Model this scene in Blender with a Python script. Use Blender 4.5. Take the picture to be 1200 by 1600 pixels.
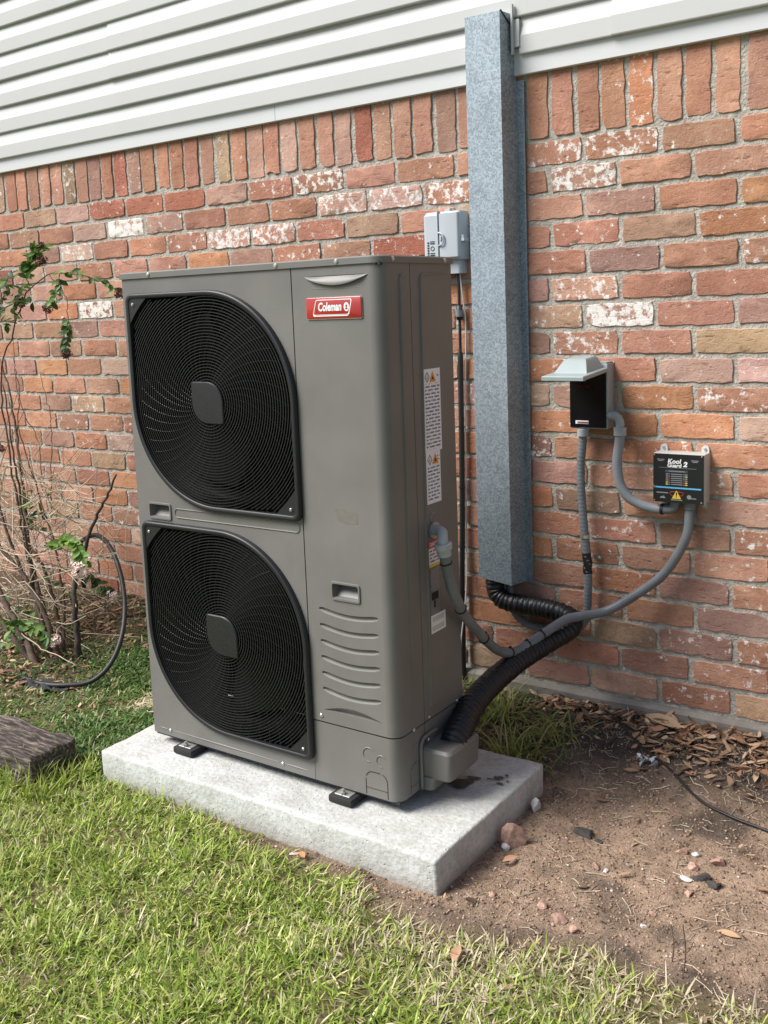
import bpy, bmesh, math, random
import numpy as np
from mathutils import Vector, Matrix
from mathutils.geometry import tessellate_polygon

R = math.radians
random.seed(7)
rng = np.random.default_rng(11)
for o in list(bpy.data.objects):
    bpy.data.objects.remove(o, do_unlink=True)
scene = bpy.context.scene
col = scene.collection

# ---------------------------------------------------------------- camera
CAM = Vector((2.0331, -2.6222, 1.1343))
YAW, PITCH, ROLL = -0.60466, -0.141645, -0.0376377
FWD = Vector((math.sin(YAW)*math.cos(PITCH), math.cos(YAW)*math.cos(PITCH), math.sin(PITCH)))
r0 = Vector((math.cos(YAW), -math.sin(YAW), 0)); u0 = r0.cross(FWD)
RGT = r0*math.cos(ROLL) + u0*math.sin(ROLL)
UPV = -r0*math.sin(ROLL) + u0*math.cos(ROLL)
FPX, PPX, PPY = 1557.54, 603.63, 700.37
cd = bpy.data.cameras.new('camera'); cam = bpy.data.objects.new('camera', cd); col.objects.link(cam)
mw = Matrix((RGT, UPV, -FWD)).transposed().to_4x4(); mw.translation = CAM
cam.matrix_world = mw
cd.sensor_fit = 'VERTICAL'; cd.sensor_height = 36; cd.sensor_width = 27
cd.lens = FPX/1600*36
cd.shift_x = -(PPX-600)/1600; cd.shift_y = (PPY-800)/1600
cd.clip_start = 0.05; cd.clip_end = 500
scene.camera = cam

# ---------------------------------------------------------------- sky and sun
SUN = Vector((-0.60, -0.62, 0.95)).normalized()
world = bpy.data.worlds.new('World'); scene.world = world; world.use_nodes = True
wn = world.node_tree.nodes; wl = world.node_tree.links
sky = wn.new('ShaderNodeTexSky'); sky.sky_type = 'NISHITA'; sky.sun_disc = False
sky.sun_elevation = math.asin(SUN.z); sky.sun_rotation = math.atan2(SUN.x, SUN.y)
sky.air_density = 1.0; sky.dust_density = 1.6; sky.ozone_density = 1.0
wl.new(sky.outputs[0], wn['Background'].inputs[0]); wn['Background'].inputs[1].default_value = 0.068
sd = bpy.data.lights.new('sun', 'SUN'); sd.energy = 3.4; sd.angle = R(32); sd.color = (1, .97, .93)
sun = bpy.data.objects.new('sun', sd); col.objects.link(sun)
sun.rotation_euler = SUN.to_track_quat('Z', 'Y').to_euler(); sun.location = (-3, -4, 6)
vs = scene.view_settings; vs.view_transform = 'Standard'; vs.look = 'None'; vs.gamma = 1; vs.exposure = 0.9
scene.render.engine = 'CYCLES'
scene.cycles.max_bounces = 4; scene.cycles.diffuse_bounces = 3; scene.cycles.glossy_bounces = 2; scene.cycles.transmission_bounces = 2; scene.cycles.transparent_max_bounces = 4
scene.render.resolution_x, scene.render.resolution_y = 768, 1024

# ---------------------------------------------------------------- materials
def nt(name):
    m = bpy.data.materials.new(name); m.use_nodes = True
    t = m.node_tree
    return m, t, t.nodes, t.links, t.nodes['Principled BSDF']

def mat(name, c, rough=.5, metal=0., spec=.5, var=0., vscale=8., bump=0., bscale=60., bdist=.002, dirt=None, coat=0.):
    m, t, n, l, b = nt(name)
    b.inputs['Roughness'].default_value = rough; b.inputs['Metallic'].default_value = metal
    b.inputs['Specular IOR Level'].default_value = spec
    if coat: b.inputs['Coat Weight'].default_value = coat
    g = n.new('ShaderNodeNewGeometry')
    src = None
    if var or dirt:
        tx = n.new('ShaderNodeTexNoise'); tx.inputs['Scale'].default_value = vscale; tx.inputs['Detail'].default_value = 7
        l.new(g.outputs['Position'], tx.inputs['Vector'])
        mx = n.new('ShaderNodeMix'); mx.data_type = 'RGBA'
        c2 = dirt or [min(1, x*(1+var)) for x in c]
        mr = n.new('ShaderNodeMapRange'); mr.inputs[1].default_value = .35; mr.inputs[2].default_value = .7
        if dirt: mr.inputs[4].default_value = var
        l.new(tx.outputs[0], mr.inputs[0]); l.new(mr.outputs[0], mx.inputs['Factor'])
        lo = c if dirt else [x*(1-var) for x in c]
        mx.inputs['A'].default_value = (*lo, 1); mx.inputs['B'].default_value = (*c2, 1)
        l.new(mx.outputs['Result'], b.inputs['Base Color'])
    else:
        b.inputs['Base Color'].default_value = (*c, 1)
    if bump:
        tb = n.new('ShaderNodeTexNoise'); tb.inputs['Scale'].default_value = bscale; tb.inputs['Detail'].default_value = 6
        l.new(g.outputs['Position'], tb.inputs['Vector'])
        bp = n.new('ShaderNodeBump'); bp.inputs['Strength'].default_value = bump; bp.inputs['Distance'].default_value = bdist
        l.new(tb.outputs[0], bp.inputs['Height']); l.new(bp.outputs[0], b.inputs['Normal'])
    return m

def srgb(r, g, b):
    f = lambda c: (c/255/12.92) if c <= 10 else ((c/255+.055)/1.055)**2.4
    return (f(r), f(g), f(b))

PAINT = mat('cabinet_paint', (.168, .160, .149), rough=.45, spec=.42, var=.09, vscale=7, bump=.08, bscale=700, bdist=.0006)
PAINTD = mat('cabinet_seam', (.02, .02, .019), rough=.7)
STAIN = mat('tape_residue', (.165, .150, .128), rough=.55, var=.1, vscale=60)
BLACKP = mat('black_plastic', (.014, .014, .016), rough=.45, spec=.5, bump=.05, bscale=900, bdist=.0004)
GRILLE = mat('grille_black', (.017, .017, .018), rough=.36, spec=.5)
FANM = mat('fan_blade_plastic', (.019, .019, .021), rough=.4)
COIL = mat('coil_fins', (.03, .03, .03), rough=.5, metal=.3)
SCREW = mat('screw_metal', (.62, .61, .58), rough=.32, metal=.85)
RUBBER = mat('black_rubber', (.015, .015, .015), rough=.75, bump=.2, bscale=200)
ZINC = mat('zinc_plate', (.42, .41, .39), rough=.6, metal=.8, var=.15, vscale=40)
RED = mat('badge_red', (.36, .022, .016), rough=.3, coat=.3)
WHITE = mat('white_print', (.78, .78, .77), rough=.45)
CHROME = mat('badge_edge', (.55, .53, .5), rough=.25, metal=.8)
LABELW = mat('label_white', (.80, .81, .88), rough=.5)
ORANGE = mat('warning_orange', (.75, .27, .03), rough=.5)
BLACKI = mat('black_ink', (.012, .012, .012), rough=.6)
REDI = mat('danger_red', (.65, .05, .02), rough=.5)
YELI = mat('label_yellow', (.75, .52, .03), rough=.5)
BLUEI = mat('label_blue', (.12, .45, .75), rough=.5)
GREENI = mat('indicator_green', (.35, .65, .15), rough=.5)
BLUETXT = mat('print_blue', (.10, .10, .28), rough=.6)
SILVER = mat('silver_label', (.22, .22, .24), rough=.45, metal=.3)
SIDING = mat('vinyl_siding', (.505, .507, .495), rough=.55, spec=.35, var=.02, vscale=3, bump=.12, bscale=90, bdist=.0012)
TRIM = mat('white_trim', (.58, .585, .585), rough=.5, spec=.35)
GREYP = mat('grey_pvc', (.36, .385, .40), rough=.5, var=.05, vscale=20)
BOXGREY = mat('enclosure_grey', (.34, .36, .37), rough=.5, var=.04, vscale=12)
TELGREY = mat('telecom_grey', (.42, .46, .49), rough=.5, var=.04, vscale=12, bump=.05, bscale=300)
LIDGREY = mat('lid_grey_green', (.29, .345, .345), rough=.42, var=.05, vscale=20)
CONDUIT = mat('conduit_grey', (.165, .18, .195), rough=.48, var=.12, vscale=18)
BLKTAPE = mat('black_tape', (.012, .012, .013), rough=.42, bump=.35, bscale=160, bdist=.003)
BLKCABLE = mat('black_cable', (.014, .014, .015), rough=.5)
ZIP = mat('zip_tie', (.012, .012, .012), rough=.45)
WIRE = mat('thin_grey_wire', (.5, .49, .45), rough=.5)
BARK = mat('shrub_bark', (.11, .075, .055), rough=.85, var=.35, vscale=40, bump=.5, bscale=120, bdist=.003)
DRYTWIG = mat('dry_twig', (.46, .38, .28), rough=.85, var=.25, vscale=30)
HOSE = mat('black_hose', (.016, .017, .018), rough=.55, var=.3, vscale=30)
STONEW = mat('white_stone', (.62, .60, .57), rough=.8, var=.15, vscale=60, bump=.3, bscale=150)
STONEB = mat('brick_fragment', (.42, .26, .20), rough=.95, var=.35, vscale=80, bump=.4, bscale=200)
STONED = mat('dark_clod', (.055, .05, .046), rough=.9, var=.3, vscale=60, bump=.5, bscale=150)
PINKP = mat('pink_scrap', (.75, .42, .42), rough=.5)
WHITEP = mat('clear_plastic_scrap', (.6, .66, .74), rough=.25)

def m_concrete():
    m, t, n, l, b = nt('pad_concrete')
    g = n.new('ShaderNodeNewGeometry')
    n1 = n.new('ShaderNodeTexNoise'); n1.inputs['Scale'].default_value = 13; n1.inputs['Detail'].default_value = 8; n1.inputs['Roughness'].default_value = .78
    n2 = n.new('ShaderNodeTexNoise'); n2.inputs['Scale'].default_value = 90; n2.inputs['Detail'].default_value = 4
    for q in (n1, n2): l.new(g.outputs['Position'], q.inputs['Vector'])
    cr = n.new('ShaderNodeValToRGB'); e = cr.color_ramp.elements
    e[0].position = .3; e[0].color = (.37, .365, .33, 1); e[1].position = .74; e[1].color = (.60, .612, .605, 1)
    k = e.new(.52); k.color = (.485, .49, .465, 1)
    l.new(n1.outputs[0], cr.inputs[0])
    mx = n.new('ShaderNodeMix'); mx.data_type = 'RGBA'; mx.blend_type = 'OVERLAY'; mx.inputs[0].default_value = .3
    l.new(cr.outputs[0], mx.inputs['A']); l.new(n2.outputs[0], mx.inputs['B'])
    vp = n.new('ShaderNodeTexVoronoi'); vp.inputs['Scale'].default_value = 75; l.new(g.outputs['Position'], vp.inputs['Vector'])
    pm = n.new('ShaderNodeMapRange'); pm.inputs[1].default_value = .10; pm.inputs[2].default_value = .2; pm.inputs[3].default_value = .6; pm.inputs[4].default_value = 0; l.new(vp.outputs['Distance'], pm.inputs[0])
    pg = n.new('ShaderNodeMath'); pg.operation = 'MULTIPLY'; gt = n.new('ShaderNodeMath'); gt.operation = 'GREATER_THAN'; gt.inputs[1].default_value = .62; sc = n.new('ShaderNodeSeparateColor'); l.new(vp.outputs['Color'], sc.inputs[0]); l.new(sc.outputs[0], gt.inputs[0]); l.new(pm.outputs[0], pg.inputs[0]); l.new(gt.outputs[0], pg.inputs[1])
    m3 = n.new('ShaderNodeMix'); m3.data_type = 'RGBA'; m3.inputs['B'].default_value = (.22, .20, .17, 1); l.new(pg.outputs[0], m3.inputs['Factor']); l.new(mx.outputs['Result'], m3.inputs['A'])
    sz = n.new('ShaderNodeSeparateXYZ'); l.new(g.outputs['Position'], sz.inputs[0])
    mz = n.new('ShaderNodeMapRange'); mz.inputs[1].default_value = -.112; mz.inputs[2].default_value = -.075; mz.inputs[3].default_value = 1; mz.inputs[4].default_value = 0; l.new(sz.outputs[2], mz.inputs[0])
    mm = n.new('ShaderNodeMath'); mm.operation = 'MULTIPLY'; l.new(mz.outputs[0], mm.inputs[0]); l.new(n1.outputs[0], mm.inputs[1])
    m4 = n.new('ShaderNodeMix'); m4.data_type = 'RGBA'; m4.inputs['B'].default_value = (.30, .235, .17, 1); l.new(mm.outputs[0], m4.inputs['Factor']); l.new(m3.outputs['Result'], m4.inputs['A'])
    l.new(m4.outputs['Result'], b.inputs['Base Color']); b.inputs['Roughness'].default_value = .88
    vo = n.new('ShaderNodeTexVoronoi'); vo.inputs['Scale'].default_value = 60; l.new(g.outputs['Position'], vo.inputs['Vector'])
    mr = n.new('ShaderNodeMapRange'); mr.inputs[1].default_value = 0; mr.inputs[2].default_value = .16; l.new(vo.outputs['Distance'], mr.inputs[0])
    ad = n.new('ShaderNodeMath'); ad.operation = 'ADD'; l.new(mr.outputs[0], ad.inputs[0]); l.new(n2.outputs[0], ad.inputs[1])
    bp = n.new('ShaderNodeBump'); bp.inputs['Strength'].default_value = .7; bp.inputs['Distance'].default_value = .004
    l.new(ad.outputs[0], bp.inputs['Height']); l.new(bp.outputs[0], b.inputs['Normal'])
    return m
CONCRETE = m_concrete()
FOOTING = mat('footing_concrete', (.25, .222, .19), rough=.9, var=.25, vscale=9, bump=.5, bscale=70, bdist=.006)
WET = mat('damp_concrete', (.10, .088, .07), rough=.6, var=.25, vscale=60)

def m_galv():
    m, t, n, l, b = nt('galvanized_steel')
    g = n.new('ShaderNodeNewGeometry')
    v = n.new('ShaderNodeTexVoronoi'); v.inputs['Scale'].default_value = 210
    nz = n.new('ShaderNodeTexNoise'); nz.inputs['Scale'].default_value = 330; nz.inputs['Detail'].default_value = 3
    n3 = n.new('ShaderNodeTexNoise'); n3.inputs['Scale'].default_value = 6; n3.inputs['Detail'].default_value = 5
    for q in (v, nz, n3): l.new(g.outputs['Position'], q.inputs['Vector'])
    mx = n.new('ShaderNodeMix'); mx.data_type = 'RGBA'; mx.inputs[0].default_value = .5
    l.new(v.outputs['Color'], mx.inputs['A']); l.new(nz.outputs[0], mx.inputs['B'])
    bw = n.new('ShaderNodeRGBToBW'); l.new(mx.outputs['Result'], bw.inputs[0])
    cr = n.new('ShaderNodeValToRGB'); e = cr.color_ramp.elements
    e[0].position = .30; e[0].color = (.20, .245, .285, 1); e[1].position = .70; e[1].color = (.40, .465, .51, 1)
    l.new(bw.outputs[0], cr.inputs[0])
    m2 = n.new('ShaderNodeMix'); m2.data_type = 'RGBA'; m2.blend_type = 'MULTIPLY'; m2.inputs[0].default_value = .6
    mr = n.new('ShaderNodeMapRange'); mr.inputs[1].default_value = .3; mr.inputs[2].default_value = .7; mr.inputs[3].default_value = .75; mr.inputs[4].default_value = 1.1
    l.new(n3.outputs[0], mr.inputs[0]); l.new(cr.outputs[0], m2.inputs['A']); l.new(mr.outputs[0], m2.inputs['B'])
    l.new(m2.outputs['Result'], b.inputs['Base Color'])
    b.inputs['Metallic'].default_value = .35; b.inputs['Roughness'].default_value = .55
    return m
GALV = m_galv()

def m_brick(src):
    m, t, n, l, b = nt('reclaimed_brick' + ('' if src == 'object' else '_mass'))
    g = n.new('ShaderNodeNewGeometry')
    if src == 'object':
        oi = n.new('ShaderNodeObjectInfo'); c, a = oi.outputs['Color'], oi.outputs['Alpha']
    else:
        at = n.new('ShaderNodeAttribute'); at.attribute_name = 'tone'; c, a = at.outputs['Color'], at.outputs['Alpha']
    def noise(s, d=6, r=.6):
        q = n.new('ShaderNodeTexNoise'); q.inputs['Scale'].default_value = s; q.inputs['Detail'].default_value = min(d, 4); q.inputs['Roughness'].default_value = r
        l.new(g.outputs['Position'], q.inputs['Vector']); return q.outputs[0]
    def mth(op, x, y, cl=False):
        q = n.new('ShaderNodeMath'); q.operation = op; q.use_clamp = cl
        for i, vv in enumerate((x, y)):
            if isinstance(vv, (int, float)): q.inputs[i].default_value = vv
            else: l.new(vv, q.inputs[i])
        return q.outputs[0]
    def mix(f, A, B, bt='MIX'):
        q = n.new('ShaderNodeMix'); q.data_type = 'RGBA'; q.blend_type = bt
        for nm, vv in (('Factor', f), ('A', A), ('B', B)):
            if isinstance(vv, (int, float)): q.inputs[nm].default_value = vv
            elif isinstance(vv, tuple): q.inputs[nm].default_value = (*vv, 1)
            else: l.new(vv, q.inputs[nm])
        return q.outputs['Result']
    big = noise(9, 4); mid = noise(55, 7, .7); fine = noise(230, 4, .7)
    mp = n.new('ShaderNodeMapping'); mp.inputs['Scale'].default_value = (.28, 1, 1); l.new(g.outputs['Position'], mp.inputs[0])
    def snoise(s, d=4, r=.65):
        q = n.new('ShaderNodeTexNoise'); q.inputs['Scale'].default_value = s; q.inputs['Detail'].default_value = d; q.inputs['Roughness'].default_value = r
        l.new(mp.outputs[0], q.inputs['Vector']); return q.outputs[0]
    crease = snoise(70)
    # blotches of darker and sandier clay
    f1 = mth('MULTIPLY', mth('SUBTRACT', big, .45), 2.6, True)
    base = mix(f1, mix(1.0, c, (.82, .76, .76), 'MULTIPLY'), mix(1.0, c, (1.28, 1.28, 1.28), 'MULTIPLY'))
    base = mix(mth('MULTIPLY', mth('SUBTRACT', snoise(26), .5), 3.0, True), base, mix(1.0, c, (.80, .66, .60), 'MULTIPLY'))
    f2 = mth('MULTIPLY', mth('SUBTRACT', mid, .54), 5.0, True)
    base = mix(mth('MULTIPLY', f2, .75), base, mix(1.0, c, (.62, .52, .46), 'MULTIPLY'))
    f3 = mth('MULTIPLY', mth('SUBTRACT', fine, .54), 6.0, True)
    base = mix(mth('MULTIPLY', f3, .32), base, (.56, .46, .38))
    sk = mth('MULTIPLY', mth('SUBTRACT', noise(95, 6, .8), .575), 14.0, True)
    base = mix(mth('MULTIPLY', sk, mth('MULTIPLY', f1, .75)), base, (.68, .62, .56))
    pit = mth('MULTIPLY', mth('SUBTRACT', .385, crease), 14.0, True)
    base = mix(mth('MULTIPLY', pit, .75), base, mix(1.0, c, (.38, .30, .27), 'MULTIPLY'))
    # old lime and mortar smears, more on some bricks
    lm = mth('ADD', mth('MULTIPLY', noise(34, 8, .72), .75), mth('MULTIPLY', mid, .25))
    th = mth('SUBTRACT', .66, mth('MULTIPLY', a, .25))
    wm = mth('MULTIPLY', mth('SUBTRACT', lm, th), 16.0, True)
    base = mix(mth('MULTIPLY', wm, .92), base, (.74, .71, .67))
    l.new(base, b.inputs['Base Color']); b.inputs['Roughness'].default_value = .92; b.inputs['Specular IOR Level'].default_value = .25
    hgt = mth('ADD', mth('ADD', mth('MULTIPLY', mid, .7), mth('MULTIPLY', fine, .22)), mth('MULTIPLY', mth('MINIMUM', crease, .46), 1.3))
    bp = n.new('ShaderNodeBump'); bp.inputs['Strength'].default_value = .85; bp.inputs['Distance'].default_value = .005
    l.new(hgt, bp.inputs['Height']); l.new(bp.outputs[0], b.inputs['Normal'])
    return m
BRICK = m_brick('object'); BRICKM = m_brick('attr')
MORTAR = mat('mortar', (.41, .38, .33), rough=.95, spec=.2, var=.2, vscale=45, bump=.9, bscale=140, bdist=.006)

def m_attr(name, attr, rough=.7, trans=0., bump=0., bscale=100, bdist=.003, spec=.3):
    m, t, n, l, b = nt(name)
    at = n.new('ShaderNodeAttribute'); at.attribute_name = attr
    l.new(at.outputs['Color'], b.inputs['Base Color'])
    b.inputs['Roughness'].default_value = rough; b.inputs['Specular IOR Level'].default_value = spec
    if trans:
        tr = n.new('ShaderNodeBsdfTranslucent'); ms = n.new('ShaderNodeMixShader'); ms.inputs[0].default_value = trans
        l.new(at.outputs['Color'], tr.inputs[0]); l.new(b.outputs[0], ms.inputs[1]); l.new(tr.outputs[0], ms.inputs[2])
        l.new(ms.outputs[0], n['Material Output'].inputs[0])
    if bump:
        g = n.new('ShaderNodeNewGeometry'); tb = n.new('ShaderNodeTexNoise'); tb.inputs['Scale'].default_value = bscale; tb.inputs['Detail'].default_value = 6
        l.new(g.outputs['Position'], tb.inputs['Vector'])
        bp = n.new('ShaderNodeBump'); bp.inputs['Strength'].default_value = bump; bp.inputs['Distance'].default_value = bdist
        l.new(tb.outputs[0], bp.inputs['Height']); l.new(bp.outputs[0], b.inputs['Normal'])
    return m
BLADE = m_attr('grass_blade', 'tone', .5, .36)
LEAF = m_attr('living_leaf', 'tone', .45, .28)
LITTER = m_attr('dead_leaf', 'tone', .75, .1)
CRUMB = m_attr('soil_crumb', 'tone', .95)

def m_ground():
    m, t, n, l, b = nt('soil')
    at = n.new('ShaderNodeAttribute'); at.attribute_name = 'tone'
    g = n.new('ShaderNodeNewGeometry')
    def noise(s, d=8, r=.65):
        q = n.new('ShaderNodeTexNoise'); q.inputs['Scale'].default_value = s; q.inputs['Detail'].default_value = d; q.inputs['Roughness'].default_value = r
        l.new(g.outputs['Position'], q.inputs['Vector']); return q.outputs[0]
    a1 = noise(14); a2 = noise(150, 5, .75)
    mr = n.new('ShaderNodeMapRange'); mr.inputs[1].default_value = .3; mr.inputs[2].default_value = .7; mr.inputs[3].default_value = .62; mr.inputs[4].default_value = 1.25; l.new(a1, mr.inputs[0])
    m2 = n.new('ShaderNodeMapRange'); m2.inputs[1].default_value = .3; m2.inputs[2].default_value = .7; m2.inputs[3].default_value = .55; m2.inputs[4].default_value = 1.4; l.new(a2, m2.inputs[0])
    mm = n.new('ShaderNodeMath'); mm.operation = 'MULTIPLY'; l.new(mr.outputs[0], mm.inputs[0]); l.new(m2.outputs[0], mm.inputs[1])
    vm = n.new('ShaderNodeVectorMath'); vm.operation = 'SCALE'; l.new(at.outputs['Color'], vm.inputs[0]); l.new(mm.outputs[0], vm.inputs['Scale'])
    l.new(vm.outputs[0], b.inputs['Base Color']); b.inputs['Roughness'].default_value = .95; b.inputs['Specular IOR Level'].default_value = .2
    ad = n.new('ShaderNodeMath'); ad.operation = 'ADD'; l.new(a2, ad.inputs[0]); l.new(noise(45), ad.inputs[1])
    bp = n.new('ShaderNodeBump'); bp.inputs['Strength'].default_value = 1; bp.inputs['Distance'].default_value = .008
    l.new(ad.outputs[0], bp.inputs['Height']); l.new(bp.outputs[0], b.inputs['Normal'])
    return m
SOIL = m_ground()

def m_timber():
    m, t, n, l, b = nt('weathered_timber')
    g = n.new('ShaderNodeNewGeometry'); mp = n.new('ShaderNodeMapping'); mp.inputs['Scale'].default_value = (9, 75, 75)
    l.new(g.outputs['Position'], mp.inputs[0])
    w = n.new('ShaderNodeTexNoise'); w.inputs['Scale'].default_value = 1.6; w.inputs['Detail'].default_value = 9; w.inputs['Roughness'].default_value = .75; l.new(mp.outputs[0], w.inputs['Vector'])
    cr = n.new('ShaderNodeValToRGB'); e = cr.color_ramp.elements
    e[0].position = .38; e[0].color = (.018, .014, .012, 1); e[1].position = .62; e[1].color = (.34, .285, .24, 1)
    k = e.new(.5); k.color = (.095, .072, .06, 1)
    l.new(w.outputs[0], cr.inputs[0]); l.new(cr.outputs[0], b.inputs['Base Color']); b.inputs['Roughness'].default_value = .92
    bp = n.new('ShaderNodeBump'); bp.inputs['Strength'].default_value = 1; bp.inputs['Distance'].default_value = .01
    l.new(w.outputs[0], bp.inputs['Height']); l.new(bp.outputs[0], b.inputs['Normal'])
    return m
TIMBER = m_timber()

def m_print(name, bg, ink, axes, w, h, mortar, thr=.47):
    """rows of print too small to read, in the plane given by axes"""
    m, t, n, l, b = nt(name)
    g = n.new('ShaderNodeNewGeometry'); sp = n.new('ShaderNodeSeparateXYZ'); l.new(g.outputs['Position'], sp.inputs[0])
    cb = n.new('ShaderNodeCombineXYZ'); l.new(sp.outputs[axes[0]], cb.inputs[0]); l.new(sp.outputs[axes[1]], cb.inputs[1])
    br = n.new('ShaderNodeTexBrick'); br.inputs['Scale'].default_value = 1; br.inputs['Brick Width'].default_value = w; br.inputs['Row Height'].default_value = h
    br.inputs['Mortar Size'].default_value = mortar; br.inputs['Mortar Smooth'].default_value = 0
    br.inputs['Color1'].default_value = (*ink, 1); br.inputs['Color2'].default_value = (*[x*2+.05 for x in ink], 1); br.inputs['Mortar'].default_value = (*bg, 1)
    l.new(cb.outputs[0], br.inputs['Vector'])
    nz = n.new('ShaderNodeTexNoise'); nz.inputs['Scale'].default_value = 330; l.new(g.outputs['Position'], nz.inputs['Vector'])
    mr = n.new('ShaderNodeMath'); mr.operation = 'GREATER_THAN'; mr.inputs[1].default_value = thr; l.new(nz.outputs[0], mr.inputs[0])
    mx = n.new('ShaderNodeMix'); mx.data_type = 'RGBA'; mx.inputs['A'].default_value = (*bg, 1)
    l.new(mr.outputs[0], mx.inputs['Factor']); l.new(br.outputs[0], mx.inputs['B'])
    l.new(mx.outputs['Result'], b.inputs['Base Color']); b.inputs['Roughness'].default_value = .5
    return m
PRINT_SIDE = m_print('warning_fine_print', (.80, .81, .88), (.02, .02, .08), (1, 2), .026, .0082, .0022, .43)
PRINT_PLATE = m_print('rating_plate_print', (.24, .24, .27), (.05, .05, .10), (1, 2), .006, .0065, .0016)
BARCODE = m_print('barcode', (.7, .7, .68), (.01, .01, .01), (1, 2), .0022, .03, .0008, .3)

# ---------------------------------------------------------------- mesh helpers
def link(name, me, m=None, parent=None, smooth=False, label=None, cat=None, group=None, kind=None):
    o = bpy.data.objects.new(name, me); col.objects.link(o)
    if m is not None and len(me.materials) == 0: me.materials.append(m)
    if smooth is not False:
        me.polygons.foreach_set('use_smooth', [True]*len(me.polygons))
        if smooth is not True:
            try: me.set_sharp_from_angle(angle=R(smooth))
            except Exception: pass
    if parent is not None:
        o.parent = parent
        o.matrix_parent_inverse = wmat(parent).inverted()
    if label: o['label'] = label
    if cat: o['category'] = cat
    if group: o['group'] = group
    if kind: o['kind'] = kind
    return o

def wmat(o):
    if o.parent: return wmat(o.parent) @ o.matrix_parent_inverse @ o.matrix_basis
    return o.matrix_basis.copy()

def thing(name, loc, label, cat, group=None):
    o = bpy.data.objects.new(name, None); col.objects.link(o); o.location = loc
    o.empty_display_size = .1
    o['label'] = label; o['category'] = cat
    if group: o['group'] = group
    return o

def pyd(name, v, f):
    me = bpy.data.meshes.new(name); me.from_pydata([tuple(x) for x in v], [], f); me.update(); return me

class MB:
    def __init__(s): s.v = []; s.f = []
    def add(s, v, f):
        b = len(s.v); s.v += [tuple(x) for x in v]; s.f += [tuple(i+b for i in q) for q in f]; return s
    def box(s, x0, x1, y0, y1, z0, z1):
        return s.add([(x0,y0,z0),(x1,y0,z0),(x1,y1,z0),(x0,y1,z0),(x0,y0,z1),(x1,y0,z1),(x1,y1,z1),(x0,y1,z1)],
                     [(0,3,2,1),(4,5,6,7),(0,1,5,4),(1,2,6,5),(2,3,7,6),(3,0,4,7)])
    def loft(s, loops, cap0=True, cap1=True, closed=True):
        n = len(loops[0]); v = [q for L in loops for q in L]; f = []
        for i in range(len(loops)-1):
            for j in range(n if closed else n-1):
                k = (j+1) % n
                f.append((i*n+j, i*n+k, (i+1)*n+k, (i+1)*n+j))
        if cap0: f.append(tuple(range(n-1, -1, -1)))
        if cap1: f.append(tuple((len(loops)-1)*n+j for j in range(n)))
        return s.add(v, f)
    def poly(s, loops3):
        """flat polygon with holes"""
        tr = tessellate_polygon([[Vector(p) for p in L] for L in loops3])
        v = [p for L in loops3 for p in L]
        return s.add(v, [tuple(t) for t in tr])
    def mesh(s, name, fix=True):
        me = pyd(name, s.v, s.f)
        if fix:
            bm = bmesh.new(); bm.from_mesh(me); bmesh.ops.recalc_face_normals(bm, faces=bm.faces); bm.to_mesh(me); bm.free()
        return me
    def build(s, name, m, parent=None, smooth=False, **k):
        return link(name, s.mesh(name), m, parent, smooth, **k)

def rbox(x0, x1, y0, y1, z0, z1, bev=.003, seg=2):
    bm = bmesh.new(); bmesh.ops.create_cube(bm, size=1)
    for v in bm.verts:
        v.co = Vector(((x0+x1)/2+v.co.x*(x1-x0), (y0+y1)/2+v.co.y*(y1-y0), (z0+z1)/2+v.co.z*(z1-z0)))
    bmesh.ops.bevel(bm, geom=list(bm.edges), offset=bev, segments=seg, affect='EDGES', profile=.5)
    me = bpy.data.meshes.new('rbox'); bm.to_mesh(me); bm.free(); return me

def spline(pts, n):
    """Catmull-Rom through pts, n samples evenly spread"""
    P = [np.array(p, float) for p in pts]; P = [2*P[0]-P[1]] + P + [2*P[-1]-P[-2]]
    out = []
    for i in range(1, len(P)-2):
        for t in np.linspace(0, 1, 24, endpoint=False):
            a, b, c, d = P[i-1], P[i], P[i+1], P[i+2]
            out.append(.5*((2*b)+(-a+c)*t+(2*a-5*b+4*c-d)*t*t+(-a+3*b-3*c+d)*t**3))
    out.append(P[-2]); out = np.array(out)
    s = np.concatenate([[0], np.cumsum(np.linalg.norm(np.diff(out, axis=0), axis=1))])
    u = np.linspace(0, s[-1], n)
    return np.stack([np.interp(u, s, out[:, k]) for k in range(3)], 1), s[-1]

def frames(C):
    T = np.gradient(C, axis=0); T /= np.linalg.norm(T, axis=1)[:, None]
    ref = np.array([0, 0, 1.]) if abs(T[0][2]) < .9 else np.array([1., 0, 0])
    N = np.cross(ref, T[0]); N /= np.linalg.norm(N); Ns = [N]
    for i in range(1, len(C)):
        N = Ns[-1]-T[i]*np.dot(Ns[-1], T[i]); Ns.append(N/np.linalg.norm(N))
    Ns = np.array(Ns); return T, Ns, np.cross(T, Ns)

def tube(mb, pts, rad, n=24, sides=10, caps=True, raw=False):
    C = np.array(pts, float) if raw else spline(pts, n)[0]
    T, N, B = frames(C); loops = []
    for i, c in enumerate(C):
        t = i/(len(C)-1)
        L = []
        for j in range(sides):
            a = 2*math.pi*j/sides
            r = rad(t, a) if callable(rad) else rad
            L.append(tuple(c+r*(math.cos(a)*N[i]+math.sin(a)*B[i])))
        loops.append(L)
    mb.loft(loops, caps, caps); return mb

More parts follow.
